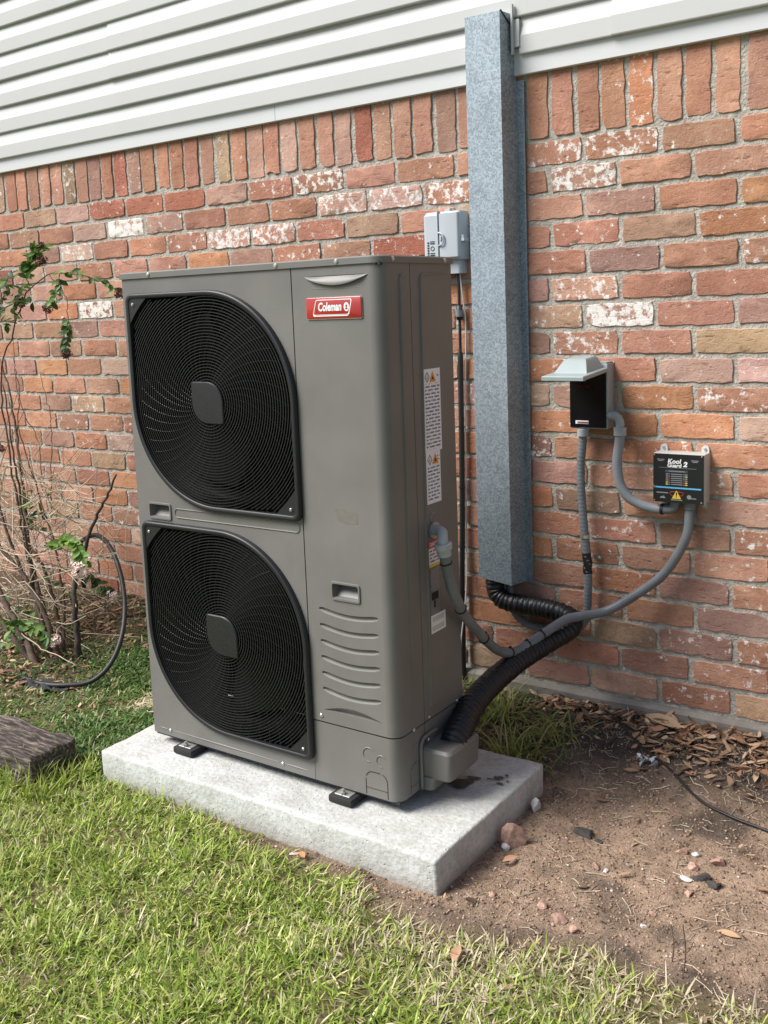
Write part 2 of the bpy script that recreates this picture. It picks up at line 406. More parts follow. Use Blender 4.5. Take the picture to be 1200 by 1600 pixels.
def cyl(mb, a, b, r, sides=16, r2=None):
    a, b = np.array(a, float), np.array(b, float); d = (b-a)/np.linalg.norm(b-a)
    ref = np.array([0, 0, 1.]) if abs(d[2]) < .9 else np.array([1., 0, 0])
    u = np.cross(ref, d); u /= np.linalg.norm(u); w = np.cross(d, u); r2 = r if r2 is None else r2
    L = [[tuple(c+rr*(math.cos(2*math.pi*j/sides)*u+math.sin(2*math.pi*j/sides)*w)) for j in range(sides)] for c, rr in ((a, r), (b, r2))]
    mb.loft(L); return mb

def color_attr(me, cols, name='tone'):
    """per-vertex RGBA array"""
    a = me.color_attributes.new(name, 'FLOAT_COLOR', 'POINT'); a.data.foreach_set('color', np.asarray(cols, np.float32).ravel())

def np_mesh(name, V, F4):
    """V (n,3), F list of arrays (k,3)/(k,4)"""
    me = bpy.data.meshes.new(name); me.vertices.add(len(V)); me.vertices.foreach_set('co', np.asarray(V, np.float32).ravel())
    idx = np.concatenate([f.ravel() for f in F4]); tot = np.concatenate([np.full(len(f), f.shape[1]) for f in F4])
    me.loops.add(len(idx)); me.loops.foreach_set('vertex_index', idx.astype(np.int32))
    me.polygons.add(len(tot)); me.polygons.foreach_set('loop_start', np.concatenate([[0], np.cumsum(tot)[:-1]]).astype(np.int32))
    me.polygons.foreach_set('loop_total', tot.astype(np.int32)); me.update(calc_edges=True); me.validate(); return me

def text_mesh(name, s, size, shear=0, bold=0, sx=1, extrude=0.0):
    c = bpy.data.curves.new(name, 'FONT'); c.body = s; c.size = size; c.shear = shear; c.offset = bold; c.extrude = extrude
    c.align_x = 'CENTER'; c.align_y = 'CENTER'; c.resolution_u = 3
    o = bpy.data.objects.new(name, c); col.objects.link(o)
    dg = bpy.context.evaluated_depsgraph_get(); me = bpy.data.meshes.new_from_object(o.evaluated_get(dg))
    bpy.data.objects.remove(o); bpy.data.curves.remove(c)
    me.materials.clear()
    for v in me.vertices: v.co.x *= sx
    return me

def text_on_front(name, s, cx, y, cz, size, m, parent, **k):
    me = text_mesh(name, s, size, **k)
    for v in me.vertices: v.co = Vector((cx+v.co.x, y-v.co.z, cz+v.co.y))
    return link(name, me, m, parent)

def text_on_side(name, s, x, cy, cz, size, m, parent, **k):
    me = text_mesh(name, s, size, **k)
    for v in me.vertices: v.co = Vector((x+v.co.z, cy+v.co.x, cz+v.co.y))
    return link(name, me, m, parent)

def sm(a, b, x):
    t = np.clip((x-a)/(b-a), 0, 1); return t*t*(3-2*t)

def vnoise(x, y, s, seed=0):
    """cheap smooth value noise, numpy"""
    x = np.asarray(x, float)*s+seed*17.3; y = np.asarray(y, float)*s-seed*9.1
    xi, yi = np.floor(x), np.floor(y); fx, fy = x-xi, y-yi
    def h(a, b):
        q = np.sin(a*127.1+b*311.7+seed*74.7)*43758.5453; return q-np.floor(q)
    fx = fx*fx*(3-2*fx); fy = fy*fy*(3-2*fy)
    return (h(xi, yi)*(1-fx)+h(xi+1, yi)*fx)*(1-fy)+(h(xi, yi+1)*(1-fx)+h(xi+1, yi+1)*fx)*fy

# ================================================================ GROUND
LB = np.array([(-9, -.92), (-.9, -.92), (-.1, -.985), (.1, -.985), (.35, -1.0), (.63, -1.008), (.8, -1.022), (.95, -1.055), (1.05, -1.06), (1.17, -1.04), (1.29, -.985), (1.4, -.995), (1.5, -1.005), (1.65, -.985), (2.5, -1.02), (9, -1.1)])
def lawn_edge(x): return np.interp(x, LB[:, 0], LB[:, 1])
def gz(x, y):
    x = np.asarray(x, float); y = np.asarray(y, float)
    z = -.108 + .066*sm(-.40, -.02, y) + .012*sm(-.2, -.6, x)
    z = z - .008*sm(-1.0, -1.5, y) + .045*sm(-.25, -.8, x)*sm(-.55, -.02, y)
    near = sm(4.5, 2.5, np.abs(x)+np.abs(y)*.5)
    z = z + near*(.012*(vnoise(x, y, 5, 1)-.5) + .009*(vnoise(x, y, 17, 2)-.5))
    dirt = sm(-.04, .04, y-lawn_edge(x))
    z = z + near*dirt*(.007*(vnoise(x, y, 38, 3)-.5)+.004*(vnoise(x, y, 80, 4)-.5))
    inside = (x > -.06) & (x < .96) & (y > -.95) & (y < -.48)
    return np.where(inside, np.minimum(z, -.105), z)

def axis(lo, hi, step, far):
    a = np.arange(lo, hi+1e-6, step); g = []; d = step; p = hi
    while p < far: d *= 1.35; p += d; g.append(p)
    b = []; d = step; p = lo
    while p > -far: d *= 1.35; p -= d; b.append(p)
    return np.array(b[::-1]+list(a)+g)
gx = axis(-2.0, 2.2, .014, 80); gy = axis(-2.4, .02, .014, 80); gy = gy[gy < 40]
XX, YY = np.meshgrid(gx, gy); nx, ny = len(gx), len(gy)
ZZ = gz(XX, YY)
V = np.stack([XX.ravel(), YY.ravel(), ZZ.ravel()], 1)
I = np.arange(nx*ny).reshape(ny, nx)
Fq = np.stack([I[:-1, :-1].ravel(), I[:-1, 1:].ravel(), I[1:, 1:].ravel(), I[1:, :-1].ravel()], 1)
me = np_mesh('ground', V, [Fq])
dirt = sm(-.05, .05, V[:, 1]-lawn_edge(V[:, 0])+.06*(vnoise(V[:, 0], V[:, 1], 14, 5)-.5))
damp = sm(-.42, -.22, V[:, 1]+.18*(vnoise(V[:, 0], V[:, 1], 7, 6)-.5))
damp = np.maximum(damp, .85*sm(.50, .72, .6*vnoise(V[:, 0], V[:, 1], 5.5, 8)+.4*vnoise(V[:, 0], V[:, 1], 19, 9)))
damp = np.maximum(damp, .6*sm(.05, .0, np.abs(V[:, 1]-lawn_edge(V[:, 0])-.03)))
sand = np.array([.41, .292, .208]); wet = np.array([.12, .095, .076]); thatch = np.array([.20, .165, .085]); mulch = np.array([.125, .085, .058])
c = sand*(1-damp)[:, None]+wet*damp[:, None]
left = sm(-.05, -.2, V[:, 0])
mul = sm(-.55, -.85, V[:, 0]+.3*(vnoise(V[:, 0], V[:, 1], 4, 9)-.5))*sm(-.85, -.7, V[:, 1])
lc = thatch*.85*(1-mul)[:, None]+mulch*mul[:, None]
c = c*(1-left)[:, None]+lc*left[:, None]
c = thatch*(1-dirt)[:, None]+c*dirt[:, None]
far = sm(3, 6, np.hypot(V[:, 0], V[:, 1])); c = c*(1-far)[:, None]+np.array([.09, .12, .035])*far[:, None]
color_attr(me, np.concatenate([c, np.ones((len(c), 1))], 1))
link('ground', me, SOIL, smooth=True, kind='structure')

# ================================================================ HOUSE WALL
H = .075; MOD = .2045
wall = thing('house_wall', (0, 0, -.05), 'reclaimed red brick house wall under white lap siding, standing on a concrete footing', 'wall')
# mortar sheet (recessed) with slight unevenness, and a solid back
mx_ = np.arange(-4.2, 4.21, .02); mz_ = np.arange(-.02, 1.86, .02)
MX, MZ = np.meshgrid(mx_, mz_); MY = .0030 + .0022*(vnoise(MX, MZ, 30, 3)-.5)
V = np.stack([MX.ravel(), MY.ravel(), MZ.ravel()], 1); I = np.arange(MX.size).reshape(MX.shape)
Fq = np.stack([I[:-1, :-1].ravel(), I[:-1, 1:].ravel(), I[1:, 1:].ravel(), I[1:, :-1].ravel()], 1)
link('mortar_bed', np_mesh('mortar_bed', V, [Fq]), MORTAR, wall, True)
MB().box(-4.2, 4.2, .035, .25, -.25, 3.7).build('wall_core', MORTAR, wall)
# footing
fm = MB(); xs = np.arange(-4.2, 4.21, .03); loops = []
for x in xs:
    j = .004*(float(vnoise(x, .3, 9, 2))-.5); k = .006*(float(vnoise(x, 4.3, 6, 5))-.5)
    loops.append([(x, .034, -.004), (x, -.008+j, -.006+k), (x, -.018+j, -.016+k), (x, -.022+j, -.25), (x, .034, -.25)])
fm.loft(loops); fm.build('concrete_footing', FOOTING, wall, 40)

def brick_mesh(Lx, Hz, seed):
    rn = random.Random(seed); hx, hz = Lx/2, Hz/2; pts = []
    nl, ns = (9, 4) if Lx > Hz else (4, 9)
    def seg(a, b, n):
        for i in range(n): pts.append([a[0]+(b[0]-a[0])*i/n, a[1]+(b[1]-a[1])*i/n])
    r = .004
    seg((-hx+r, -hz), (hx-r, -hz), nl); seg((hx, -hz+r), (hx, hz-r), ns); seg((hx-r, hz), (-hx+r, hz), nl); seg((-hx, hz-r), (-hx, -hz+r), ns)
    chip = rn.random()
    for p in pts:
        p[0] += rn.uniform(-.0028, .0028); p[1] += rn.uniform(-.0022, .0022)
    if chip < .55:                                    # knocked-off corner or edge
        cx, cz = rn.choice((-hx, hx)), rn.choice((-hz, hz))
        if chip < .15: cx *= rn.uniform(-.5, .5)
        rad = rn.uniform(.012, .026)
        for p in pts:
            d = math.hypot(p[0]-cx, (p[1]-cz))
            if d < rad:
                k = (rad-d)*.55; p[0] -= k*(1 if cx > 0 else -1)*.6*(abs(cx) > hx*.8); p[1] -= k*(1 if cz > 0 else -1)*.8
    n = len(pts); b = rn.uniform(.0008, .0018)
    A = [(p[0]*(1-b/hx*1.2), rn.uniform(-.0008, .0005), p[1]*(1-b/hz*1.2)) for p in pts]
    B = [(p[0], .0014+rn.uniform(-.0005, .0005), p[1]) for p in pts]
    C = [(p[0], .03, p[1]) for p in pts]
    mid = [(p[0]*.55, rn.uniform(-.0035, .0008), p[1]*.5) for p in pts[::3]]
    bm = bmesh.new()
    vA, vB, vC = ([bm.verts.new(q) for q in L] for L in (A, B, C))
    for i in range(n):
        j = (i+1) % n
        bm.faces.new((vA[j], vA[i], vB[i], vB[j])); bm.faces.new((vB[j], vB[i], vC[i], vC[j]))
    f = bm.faces.new(vA[::-1]); bmesh.ops.poke(bm, faces=[f])
    bmesh.ops.recalc_face_normals(bm, faces=bm.faces)
    me = bpy.data.meshes.new('brick'); bm.to_mesh(me); bm.free()
    me.polygons.foreach_set('use_smooth', [True]*len(me.polygons))
    try: me.set_sharp_from_angle(angle=R(28))
    except Exception: pass
    me.materials.append(BRICK); return me

STRETCH = [brick_mesh(MOD-.0125, H-.0125, 100+i) for i in range(16)]
SOLDIER = [brick_mesh(.0625, .205, 300+i) for i in range(10)]
TONES = [((.45, .232, .152), 30), ((.47, .265, .182), 26), ((.44, .272, .208), 11), ((.49, .245, .135), 14), ((.43, .295, .195), 8), ((.37, .150, .095), 4), ((.37, .225, .172), 8), ((.51, .36, .285), 8)]
def tone(rn):
    t = rn.random()*sum(w for _, w in TONES)
    for cc, w in TONES:
        t -= w
        if t <= 0: break
    k = 1.0*rn.uniform(.82, 1.16); return [min(1, q*k*rn.uniform(.95, 1.05)) for q in cc]
LIME = {(1, .83): .55, (1, 1.04): .62, (2, .9): .7, (6, .92): .62, (7, 1.02): .85, (8, .92): .6, (8, 1.12): .3, (4, .9): .45, (10, 1.32): .5, (12, .76): .6, (12, 1.1): .4, (15, 1.0): .45,
        (1, .42): .35, (1, .01): .68, (2, .09): .66, (2, .29): .62, (2, .5): .66, (3, -.2): .7, (1, -.19): .5, (2, -.92): .95, (2, -.71): .45, (6, -1.1): .9, (3, -.4): .75, (4, .1): .4, (19, 1.2): .4, (19, 1.4): .55, (20, 1.1): .25, (11, -1.2): .5, (16, .9): .35, (16, 1.3): .4, (3, -1.2): .6}
def in_view(p, mg=20):
    d = Vector(p)-CAM; w = d.dot(FWD)
    if w <= .1: return None
    u = PPX+FPX*d.dot(RGT)/w; v = PPY-FPX*d.dot(UPV)/w
    return (u, v) if -mg < u < 1200+mg and -mg < v < 1600+mg else None
UB = ((.0086, .817), (-.86, -.568), (-.02, 1.2425))
def hidden(p):
    d = Vector(p)-CAM; t0, t1 = 0, 1
    for k in range(3):
        if abs(d[k]) < 1e-9: continue
        a, b = (UB[k][0]-CAM[k])/d[k], (UB[k][1]-CAM[k])/d[k]
        if a > b: a, b = b, a
        t0, t1 = max(t0, a), min(t1, b)
    return t0 < t1
specs = []
rb = random.Random(5)
for k in range(1, 22):
    zc = (21-k)*H + H/2
    ph = (1.117 if k % 2 else 1.012) + rb.uniform(-.006, .006)
    n0 = math.floor((-4.1-ph)/MOD); edges = []
    n = n0
    while ph+n*MOD < 4.1:
        edges.append(ph+n*MOD+rb.uniform(-.005, .005)); n += 1
    for a, b in zip(edges, edges[1:]):
        xc = (a+b)/2; al = 0
        q = rb.random(); al = rb.uniform(.25, .5) if q < .3 else rb.uniform(.08, .3)
        for (kk, xx), val in LIME.items():
            if kk == k and abs(xx-xc) < .1: al = val
        specs.append((xc, zc+rb.uniform(-.0015, .0015), (b-a-.0125)/(MOD-.0125), tone(rb)+[al], 'h'))
n = math.floor((-4.1-1.034)/.0745)
while 1.034+n*.0745 < 4.05:
    xc = 1.034+(n+.5)*.0745+rb.uniform(-.003, .003); t_ = tone(rb); q = rb.random()
    specs.append((xc, 1.684+rb.uniform(-.004, .004), rb.uniform(.93, 1.04), t_+[rb.uniform(.25, .5) if q < .3 else rb.uniform(0, .2)], 'v')); n += 1
vis, rest = [], []
for s_ in specs:
    x, z = s_[0], s_[1]; hx, hz = (.09, .028) if s_[4] == 'h' else (.028, .09)
    cs = [(x+a*hx, 0, z+b*hz) for a in (-1, 0, 1) for b in (-1, 0, 1)]
    ok = any(in_view(c_, 0) and not hidden(c_) for c_ in cs)
    d = (Vector((x, 0, z))-CAM).length
    (vis if ok else rest).append((d, s_))
vis.sort(key=lambda q: q[0]); rest += vis[300:]; vis = vis[:300]
def place(me, s_, parent=wall):
    o = bpy.data.objects.new('brick', me); col.objects.link(o); o.parent = parent
    o.matrix_parent_inverse = wmat(parent).inverted()
    fl = rb.random() < .5
    o.location = (s_[0], rb.uniform(-.0022, .0004), s_[1]); o.scale = (s_[2], 1, 1)
    o.rotation_euler = (rb.uniform(-.012, .012), R(180)*fl+rb.uniform(-.008, .008), rb.uniform(-.008, .008))
    o.color = s_[3]
for d, s_ in vis: place(rb.choice(STRETCH if s_[4] == 'h' else SOLDIER), s_)
def sim(L_, H_):
    hx, hz = L_/2, H_/2; a = .004
    return np.array([(-hx+a,-.001,-hz+a),(hx-a,-.001,-hz+a),(hx-a,-.001,hz-a),(-hx+a,-.001,hz-a),(-hx,.0035,-hz),(hx,.0035,-hz),(hx,.0035,hz),(-hx,.0035,hz),(-hx,.03,-hz),(hx,.03,-hz),(hx,.03,hz),(-hx,.03,hz)])
SF = np.array([(0,1,2,3),(4,5,1,0),(5,6,2,1),(6,7,3,2),(7,4,0,3),(8,9,5,4),(9,10,6,5),(10,11,7,6),(11,8,4,7)])
VV, FF, CC = [], [], []
for i, (d, s_) in enumerate(rest):
    q = sim(*((MOD-.0125, H-.0125) if s_[4] == 'h' else (.0625, .205))); q = q*[s_[2], 1, 1]+[s_[0], 0, s_[1]]+rng.uniform(-.0012, .0012, q.shape)
    VV.append(q); FF.append(SF+12*i); CC.append(np.tile(s_[3], (12, 1)))
me = np_mesh('brick_mass', np.concatenate(VV), [np.concatenate(FF)]); color_attr(me, np.concatenate(CC))
link('brick_mass', me, BRICKM, wall, kind='stuff')

# siding: Dutch-lap courses over a flat trim board, a touch off level
def tz(x): return .0077*x
PITCHZ = .1005; ZT0 = 1.745
def lap(x0, x1, i, dy=0.):
    z0 = ZT0+.060+i*PITCHZ; m = MB(); n = max(2, int((x1-x0)/.25)); loops = []
    for q in range(n+1):
        x = x0+(x1-x0)*q/n; wv = .0012*math.sin(x*5+i*2)
        pr = [(.0, -.004), (-.030, -.004), (-.0340, -.0025), (-.0350, .0), (-.0347, .046), (-.0335, .0485), (-.0225, .0985), (-.0215, .112), (0, .112)]
        loops.append([(x, .012+y*1.08+dy+wv, z0+z+tz(x)) for y, z in pr])
    m.loft(loops); return m
def trim(x0, x1):
    m = MB(); n = max(2, int((x1-x0)/.3)); loops = []
    for q in range(n+1):
        x = x0+(x1-x0)*q/n
        loops.append([(x, y, ZT0+z+tz(x)) for y, z in ((.02, .004), (-.013, .004), (-.015, .006), (-.015, .076), (.02, .076))])
    m.loft(loops); return m
SEAM = {2: -.905, 3: -.905, 0: 1.031}
for i in range(18):
    if i < 1:
        rn_ = [(-4.2, .590), (.735, 4.2)]
    else: rn_ = [(-4.2, 4.2)]
    for a, b in rn_:
        s_ = SEAM.get(i)
        if s_ is not None and a < s_ < b:
            lap(a, s_, i).build('siding_lap', SIDING, wall, 18); lap(s_-.03, b, i, -.0045).build('siding_lap', SIDING, wall, 18)
        else: lap(a, b, i).build('siding_lap', SIDING, wall, 18)
for a, b in ((-4.2, -.163), (-.1615, .592), (.712, 4.2)): trim(a, b).build('trim_board', TRIM, wall)
jm = MB(); jm.box(.714, .7365, -.0300, .02, ZT0+.0775+tz(.72), ZT0+.150+tz(.72)); jm.box(.716, .7215, -.040, -.0302, ZT0+.057+tz(.72), ZT0+.190+tz(.72))
jm.build('j_channel', SIDING, wall)
MB().box(-4.3, 4.3, -.35, .35, 3.62, 3.72).build('eave_board', TRIM, wall)

# ================================================================ CONCRETE PAD
PX0, PX1, PY0, PY1, PZ = -.083, .9825, -.974, -.454, -.025
bm = bmesh.new()
def padpt(u, v, w):
    return (PX0+(PX1-PX0)*u, PY0+(PY1-PY0)*v, -.108+(PZ+.108)*w)
me = rbox(PX0, PX1, PY0, PY1, -.115, PZ, .007, 3)
bm.from_mesh(me); bmesh.ops.subdivide_edges(bm, edges=[e for e in bm.edges if e.calc_length() > .2], cuts=26, use_grid_fill=True)
for v in bm.verts:
    a = float(vnoise(v.co.x+v.co.z, v.co.y, 12, 4))-.5; b = float(vnoise(v.co.x, v.co.y+v.co.z*2, 40, 6))-.5
    k = (a*.004+b*.0035)
    ed = min(abs(v.co.x-PX0), abs(v.co.x-PX1), abs(v.co.y-PY0), abs(v.co.y-PY1))
    if v.co.z > PZ-.012: v.co.z += k*(.4 if ed > .03 else 1.1)
    if ed < .012: v.co.x += k*.6; v.co.y += b*.0035
me = bpy.data.meshes.new('concrete_pad'); bm.to_mesh(me); bm.free()
pad = link('concrete_pad', me, CONCRETE, None, 45, label='pale grey concrete slab on the ground under the heat pump', cat='pad')
def blot(cx, cy, r, seed):
    rn = random.Random(seed); n = 22; ph = [rn.uniform(0, 6) for _ in range(3)]
    L = []
    for j in range(n):
        a = 2*math.pi*j/n; q = r*(1+.25*math.sin(2*a+ph[0])+.15*math.sin(3*a+ph[1])+.1*math.sin(5*a+ph[2])); L.append((cx+q*math.cos(a), cy+q*.7*math.sin(a), PZ+.0035))
    return L
wm = MB()
for i, a in enumerate([(.858, -.655, .03), (.872, -.615, .014), (.922, -.585, .012), (.94, -.61, .008), (.905, -.60, .006), (.935, -.565, .006), (.95, -.59, .004)]):
    L = blot(*a, i); wm.add(L, [tuple(range(len(L)))])
wm.build('damp_spot', WET, pad)

# ================================================================ HEAT PUMP
X0, X1, YF, YB, ZB, ZT = .0086, .817, -.8596, -.568, .005, 1.2425
XS = .570; ZC = 1.2265; YS = -.747
hp = thing('heat_pump', ((X0+X1)/2, (YF+YB)/2, PZ), 'tall taupe heat pump outdoor unit with two black fan grilles standing on the concrete slab', 'heat pump')
GR = .272; GC = [(.3005, .9165), (.3005, .3265)]
def leaf(cx, cz, Rr, y, r=.018, na=28, nst=8, nc=6):
    """circle with square top-left and bottom-right corners"""
    P = []
    for i in range(na): a = math.pi/2*i/na; P.append((Rr*math.cos(a), Rr*math.sin(a)))
    for i in range(nst): P.append((-(Rr-r)*i/nst, Rr))
    for i in range(nc): a = math.pi/2*i/nc; P.append((-(Rr-r)-r*math.sin(a), Rr-r+r*math.cos(a)))
    for i in range(nst): P.append((-Rr, (Rr-r)*(1-i/nst)))
    for i in range(na): a = math.pi+math.pi/2*i/na; P.append((Rr*math.cos(a), Rr*math.sin(a)))
    for i in range(nst): P.append(((Rr-r)*i/nst, -Rr))
    for i in range(nc): a = math.pi/2*i/nc; P.append((Rr-r+r*math.sin(a), -(Rr-r)-r*math.cos(a)))
    for i in range(nst): P.append((Rr, -(Rr-r)*(1-i/nst)))
    return [(cx+a, y, cz+b) for a, b in P]
def rrect(x0, x1, z0, z1, y, r=.004, n=4):
    P = []
    for cx, cz, a0 in ((x1-r, z1-r, 0), (x0+r, z1-r, 90), (x0+r, z0+r, 180), (x1-r, z0+r, 270)):
        for i in range(n+1): a = R(a0+90*i/n); P.append((cx+r*math.cos(a), y, cz+r*math.sin(a)))
    return P
def pocket(L, dy, mb, k=1.):
    """walls of an opening running inwards"""
    c = np.mean(np.array(L), 0); M2 = [(c[0]+(p[0]-c[0])*k, p[1]+dy, c[2]+(p[2]-c[2])*k) for p in L]
    mb.loft([L, M2], False, False)
# --- left front panel with two openings and a grip recess
H1 = rrect(.056, .128, .611, .644, YF)
fp = MB(); outer = [(X0, YF, ZB), (XS, YF, ZB), (XS, YF, ZC), (X0, YF, ZC)]
o1, o2 = leaf(*GC[0], GR-.012, YF), leaf(*GC[1], GR-.012, YF)
fp.poly([outer, o1, o2, H1])
pocket(o1, .02, fp); pocket(o2, .02, fp)
fp.add([(X0, YF, ZB), (X0, YF, ZC), (X0, YB, ZC), (X0, YB, ZB)], [(0, 1, 2, 3)])           # folds round to the left side
fp.add([(XS, YF, ZB), (XS, YF, ZC), (XS, YF+.015, ZC), (XS, YF+.015, ZB)], [(0, 1, 2, 3)])
fpo = fp.build('fan_panel', PAINT, hp)
def grip(x0, x1, z0, z1, parent):
    m = MB(); m.loft([rrect(x0-.006, x1+.006, z0-.006, z1+.006, YF-.0003, .006), rrect(x0-.005, x1+.005, z0-.005, z1+.005, YF-.0032, .006), rrect(x0-.001, x1+.001, z0-.001, z1+.001, YF-.0032, .005), rrect(x0, x1, z0, z1, YF, .004),
                      [(p[0], YF+.020+(.5-(p[2]-z0)/(z1-z0))*-.024, p[2]) for p in rrect(x0+.004, x1-.004, z0+.002, z1-.001, YF, .003)]], False, True)
    m.build('grip_recess', PAINT, parent, 30)
grip(.056, .128, .611, .644, hp); grip(.651, .723, .472, .505, hp)
def emboss(path, w, h, parent, name='pressed_rib', m=PAINT, side=False, ends=True):
    """low raised bead following a path in the panel plane (pts are (a,z))"""
    mb = MB(); P = [np.array(q, float) for q in path]; L = []
    for i, q in enumerate(P):
        a = P[max(0, i-1)]; b = P[min(len(P)-1, i+1)]; d = (b-a)/np.linalg.norm(b-a); nrm = np.array([-d[1], d[0]])
        k = .35 if ends and i in (0, len(P)-1) else 1
        row = []
        for s_, hh in ((-1, -.0006), (-.55, .75), (0, 1), (.55, .75), (1, -.0006)):
            pt = q+nrm*s_*w/2*k; dep = (h*hh if hh > 0 else hh)*(k if hh > 0 else 1)
            row.append((X1+dep, pt[0], pt[1]) if side else (pt[0], YF-dep, pt[1]))
        L.append(row)
    mb.loft(L, False, False, closed=False); return mb.build(name, m, parent, 60)
def rr2(x0, x1, z0, z1, r, n=6):
    return [(p[0], p[2]) for p in rrect(x0, x1, z0, z1, 0, r, n)]
slot = rr2(.146, .56, .6155, .6385, .011); emboss(slot+[slot[0]], .004, .0022, fpo, 'pressed_slot', ends=False)
for a, b in ((.03, .06), (.085, .455), (.475, .55)): emboss([(a, .022), ((a+b)/2, .022), (b, .022)], .005, .002, fpo, 'pressed_rib')
# --- right service panel wrapping round the corner
RC = .030
def corner(z, off=0., ya=YS, xa=XS):
    P = [(xa, YF-off, z)]
    for i in range(9):
        a = R(-90+90*i/8); P.append((X1-RC+(RC+off)*math.cos(a), YF+RC+(RC+off)*math.sin(a), z))
    P.append((X1+off, ya, z)); return P
def crescent(x0, x1, zs, sag, n=18, up=False):
    xs_ = np.linspace(x0, x1, n)
    top = [(x, YF, zs) for x in xs_]
    bot = [(x, YF, zs-sag*math.sin(math.pi*(x-x0)/(x1-x0))**.8 if not up else zs+sag*math.sin(math.pi*(x-x0)/(x1-x0))) for x in xs_[1:-1]]
    return top, bot
sp = MB(); zb_, zt_ = .160, ZC
XR = X1-RC
top1, bot1 = crescent(.609, .786, 1.205, .024); top2, bot2 = crescent(.604, .779, .1905, .016, up=True)
H2 = rrect(.651, .723, .472, .505, YF)
def band(z, w, y, ins=0.):
    x0_, x1_ = .607+ins, .774-ins; T_ = np.linspace(0, 1, 13)
    c_ = [(x0_+(x1_-x0_)*t, z-.010*math.sin(math.pi*t)-.0025*t) for t in T_]
    return [(a, y, b+w/2*(.55 if i in (0, 12) else 1)) for i, (a, b) in enumerate(c_)]+[(a, y, b-w/2*(.55 if i in (0, 12) else 1)) for i, (a, b) in reversed(list(enumerate(c_)))]
LZ = [.440-i*.0392 for i in range(6)]
sp.poly([[(XS+.003, YF, zb_), (XR, YF, zb_), (XR, YF, zt_), (XS+.003, YF, zt_)], top1+bot1[::-1], top2+bot2[::-1], H2]+[band(z, .0125, YF) for z in LZ])
zsamp = np.linspace(zb_, zt_, 3); Lc = [corner(z)[1:] for z in zsamp]; sp.loft(Lc, False, False, closed=False)
sp.add([(XS+.003, YF, zb_), (XS+.003, YF, zt_), (XS+.003, YF+.012, zt_), (XS+.003, YF+.012, zb_)], [(0, 1, 2, 3)])
def scoop(top, bot, deep, bulge=0.):
    """smooth dished fill: the straight edge lies deep, the curved edge flush"""
    m = MB(); B_ = [top[0]]+bot+[top[-1]]; L = []
    for k in range(9):
        t = k/8; row = []
        for a, b in zip(top, B_):
            q = abs(a[2]-b[2]); dep = deep*(1-t)*min(1, q/.012)
            if bulge: dep = (.002-bulge*math.sin(math.pi/2*min(1, t/.86))*(1 if t < .87 else (1-t)/.13))*min(1, q/.012)
            row.append((a[0]*(1-t)+b[0]*t, YF+dep, a[2]*(1-t)+b[2]*t))
        L.append(row)
    m.loft(L, False, False, closed=False)
    ledge = [[a for a in top], [p for p in L[0]]]; m.loft(ledge, False, False, closed=False); return m
spo = sp.build('service_panel', PAINT, hp, 25)
scoop(top1, bot1, .002, .0095).build('pressed_scoop', PAINT, spo, 30); scoop(top2, bot2, .010).build('pressed_scoop', PAINT, spo, 30)
emboss([(.62, 1.1775), (.70, 1.1768), (.775, 1.1775)], .003, .0008, spo)
for z in LZ:
    q = MB(); q.loft([band(z, .0125, YF), band(z, .0110, YF+.0012, .001), band(z, .0050, YF+.0062, .003)], False, True); q.build('louvre_rib', PAINT, spo, 40)
emboss([(-.770, 1.2), (-.785, 1.2), (-.789, 1.192), (-.790, .9), (-.793, .5), (-.796, .19)], .008, .0042, spo, 'pressed_rib', side=True)
# --- rear side panel
rs = MB(); rs.add([(X1, YS+.002, zb_), (X1, YB, zb_), (X1, YB, zt_), (X1, YS+.002, zt_)], [(0, 1, 2, 3)])
rs.add([(X1, YB, ZB), (X1, YB, zt_), (X0, YB, zt_), (X0, YB, ZB)], [(0, 1, 2, 3)])
rs.add([(X1, YS+.002, zb_), (X1, YS+.002, zt_), (X1-.012, YS+.002, zt_), (X1-.012, YS+.002, zb_)], [(0, 1, 2, 3)])
rso = rs.build('side_panel', PAINT, hp)
fr = [(-.594, 1.203), (-.690, 1.203), (-.700, 1.201), (-.706, 1.194), (-.708, 1.0), (-.7145, .6), (-.7165, .195), (-.7135, .187), (-.706, .184), (-.60, .184)]
emboss(fr, .008, .0042, rso, 'pressed_frame', side=True)
# --- base panels with knockouts
bp_ = MB()
bp_.loft([corner(z, -.0008)[:] for z in (.0045, .157)], False, False, closed=False)
bpo = bp_.build('base_panel', PAINT, hp, 30)
rb2 = MB(); rb2.add([(X1-.001, YS+.002, ZB), (X1-.001, YB, ZB), (X1-.001, YB, .157), (X1-.001, YS+.002, .157)], [(0, 1, 2, 3)]); rb2.build('base_side_panel', PAINT, hp)
MB().box(XS-.02, X1-.012, YF+.012, YB-.012, .0, .17).build('inner_frame', PAINTD, hp)   # dark behind the seams
MB().box(X0+.001, X1-.006, YF+.006, YB-.002, -.002, .004).build('base_pan', PAINTD, hp)
def dashes(path, w, parent, side=False, gaps=()):
    m = MB(); P = [np.array(q) for q in path]
    for i in range(len(P)-1):
        if i in gaps: continue
        a, b = P[i], P[i+1]; d = (b-a); ln = np.linalg.norm(d); d = d/ln; nn = np.array([-d[1], d[0]])*w/2; a = a+d*.0; b = b+d*.0005
        q = [a-nn, b-nn, b+nn, a+nn]
        m.add([(X1-.0004, t[0], t[1]) if side else (t[0], YF-.0004+.0006, t[1]) for t in q] if side else [(t[0], YF+.0001, t[1]) for t in q], [(0, 1, 2, 3)])
    return m.build('knockout_outline', PAINTD, parent)
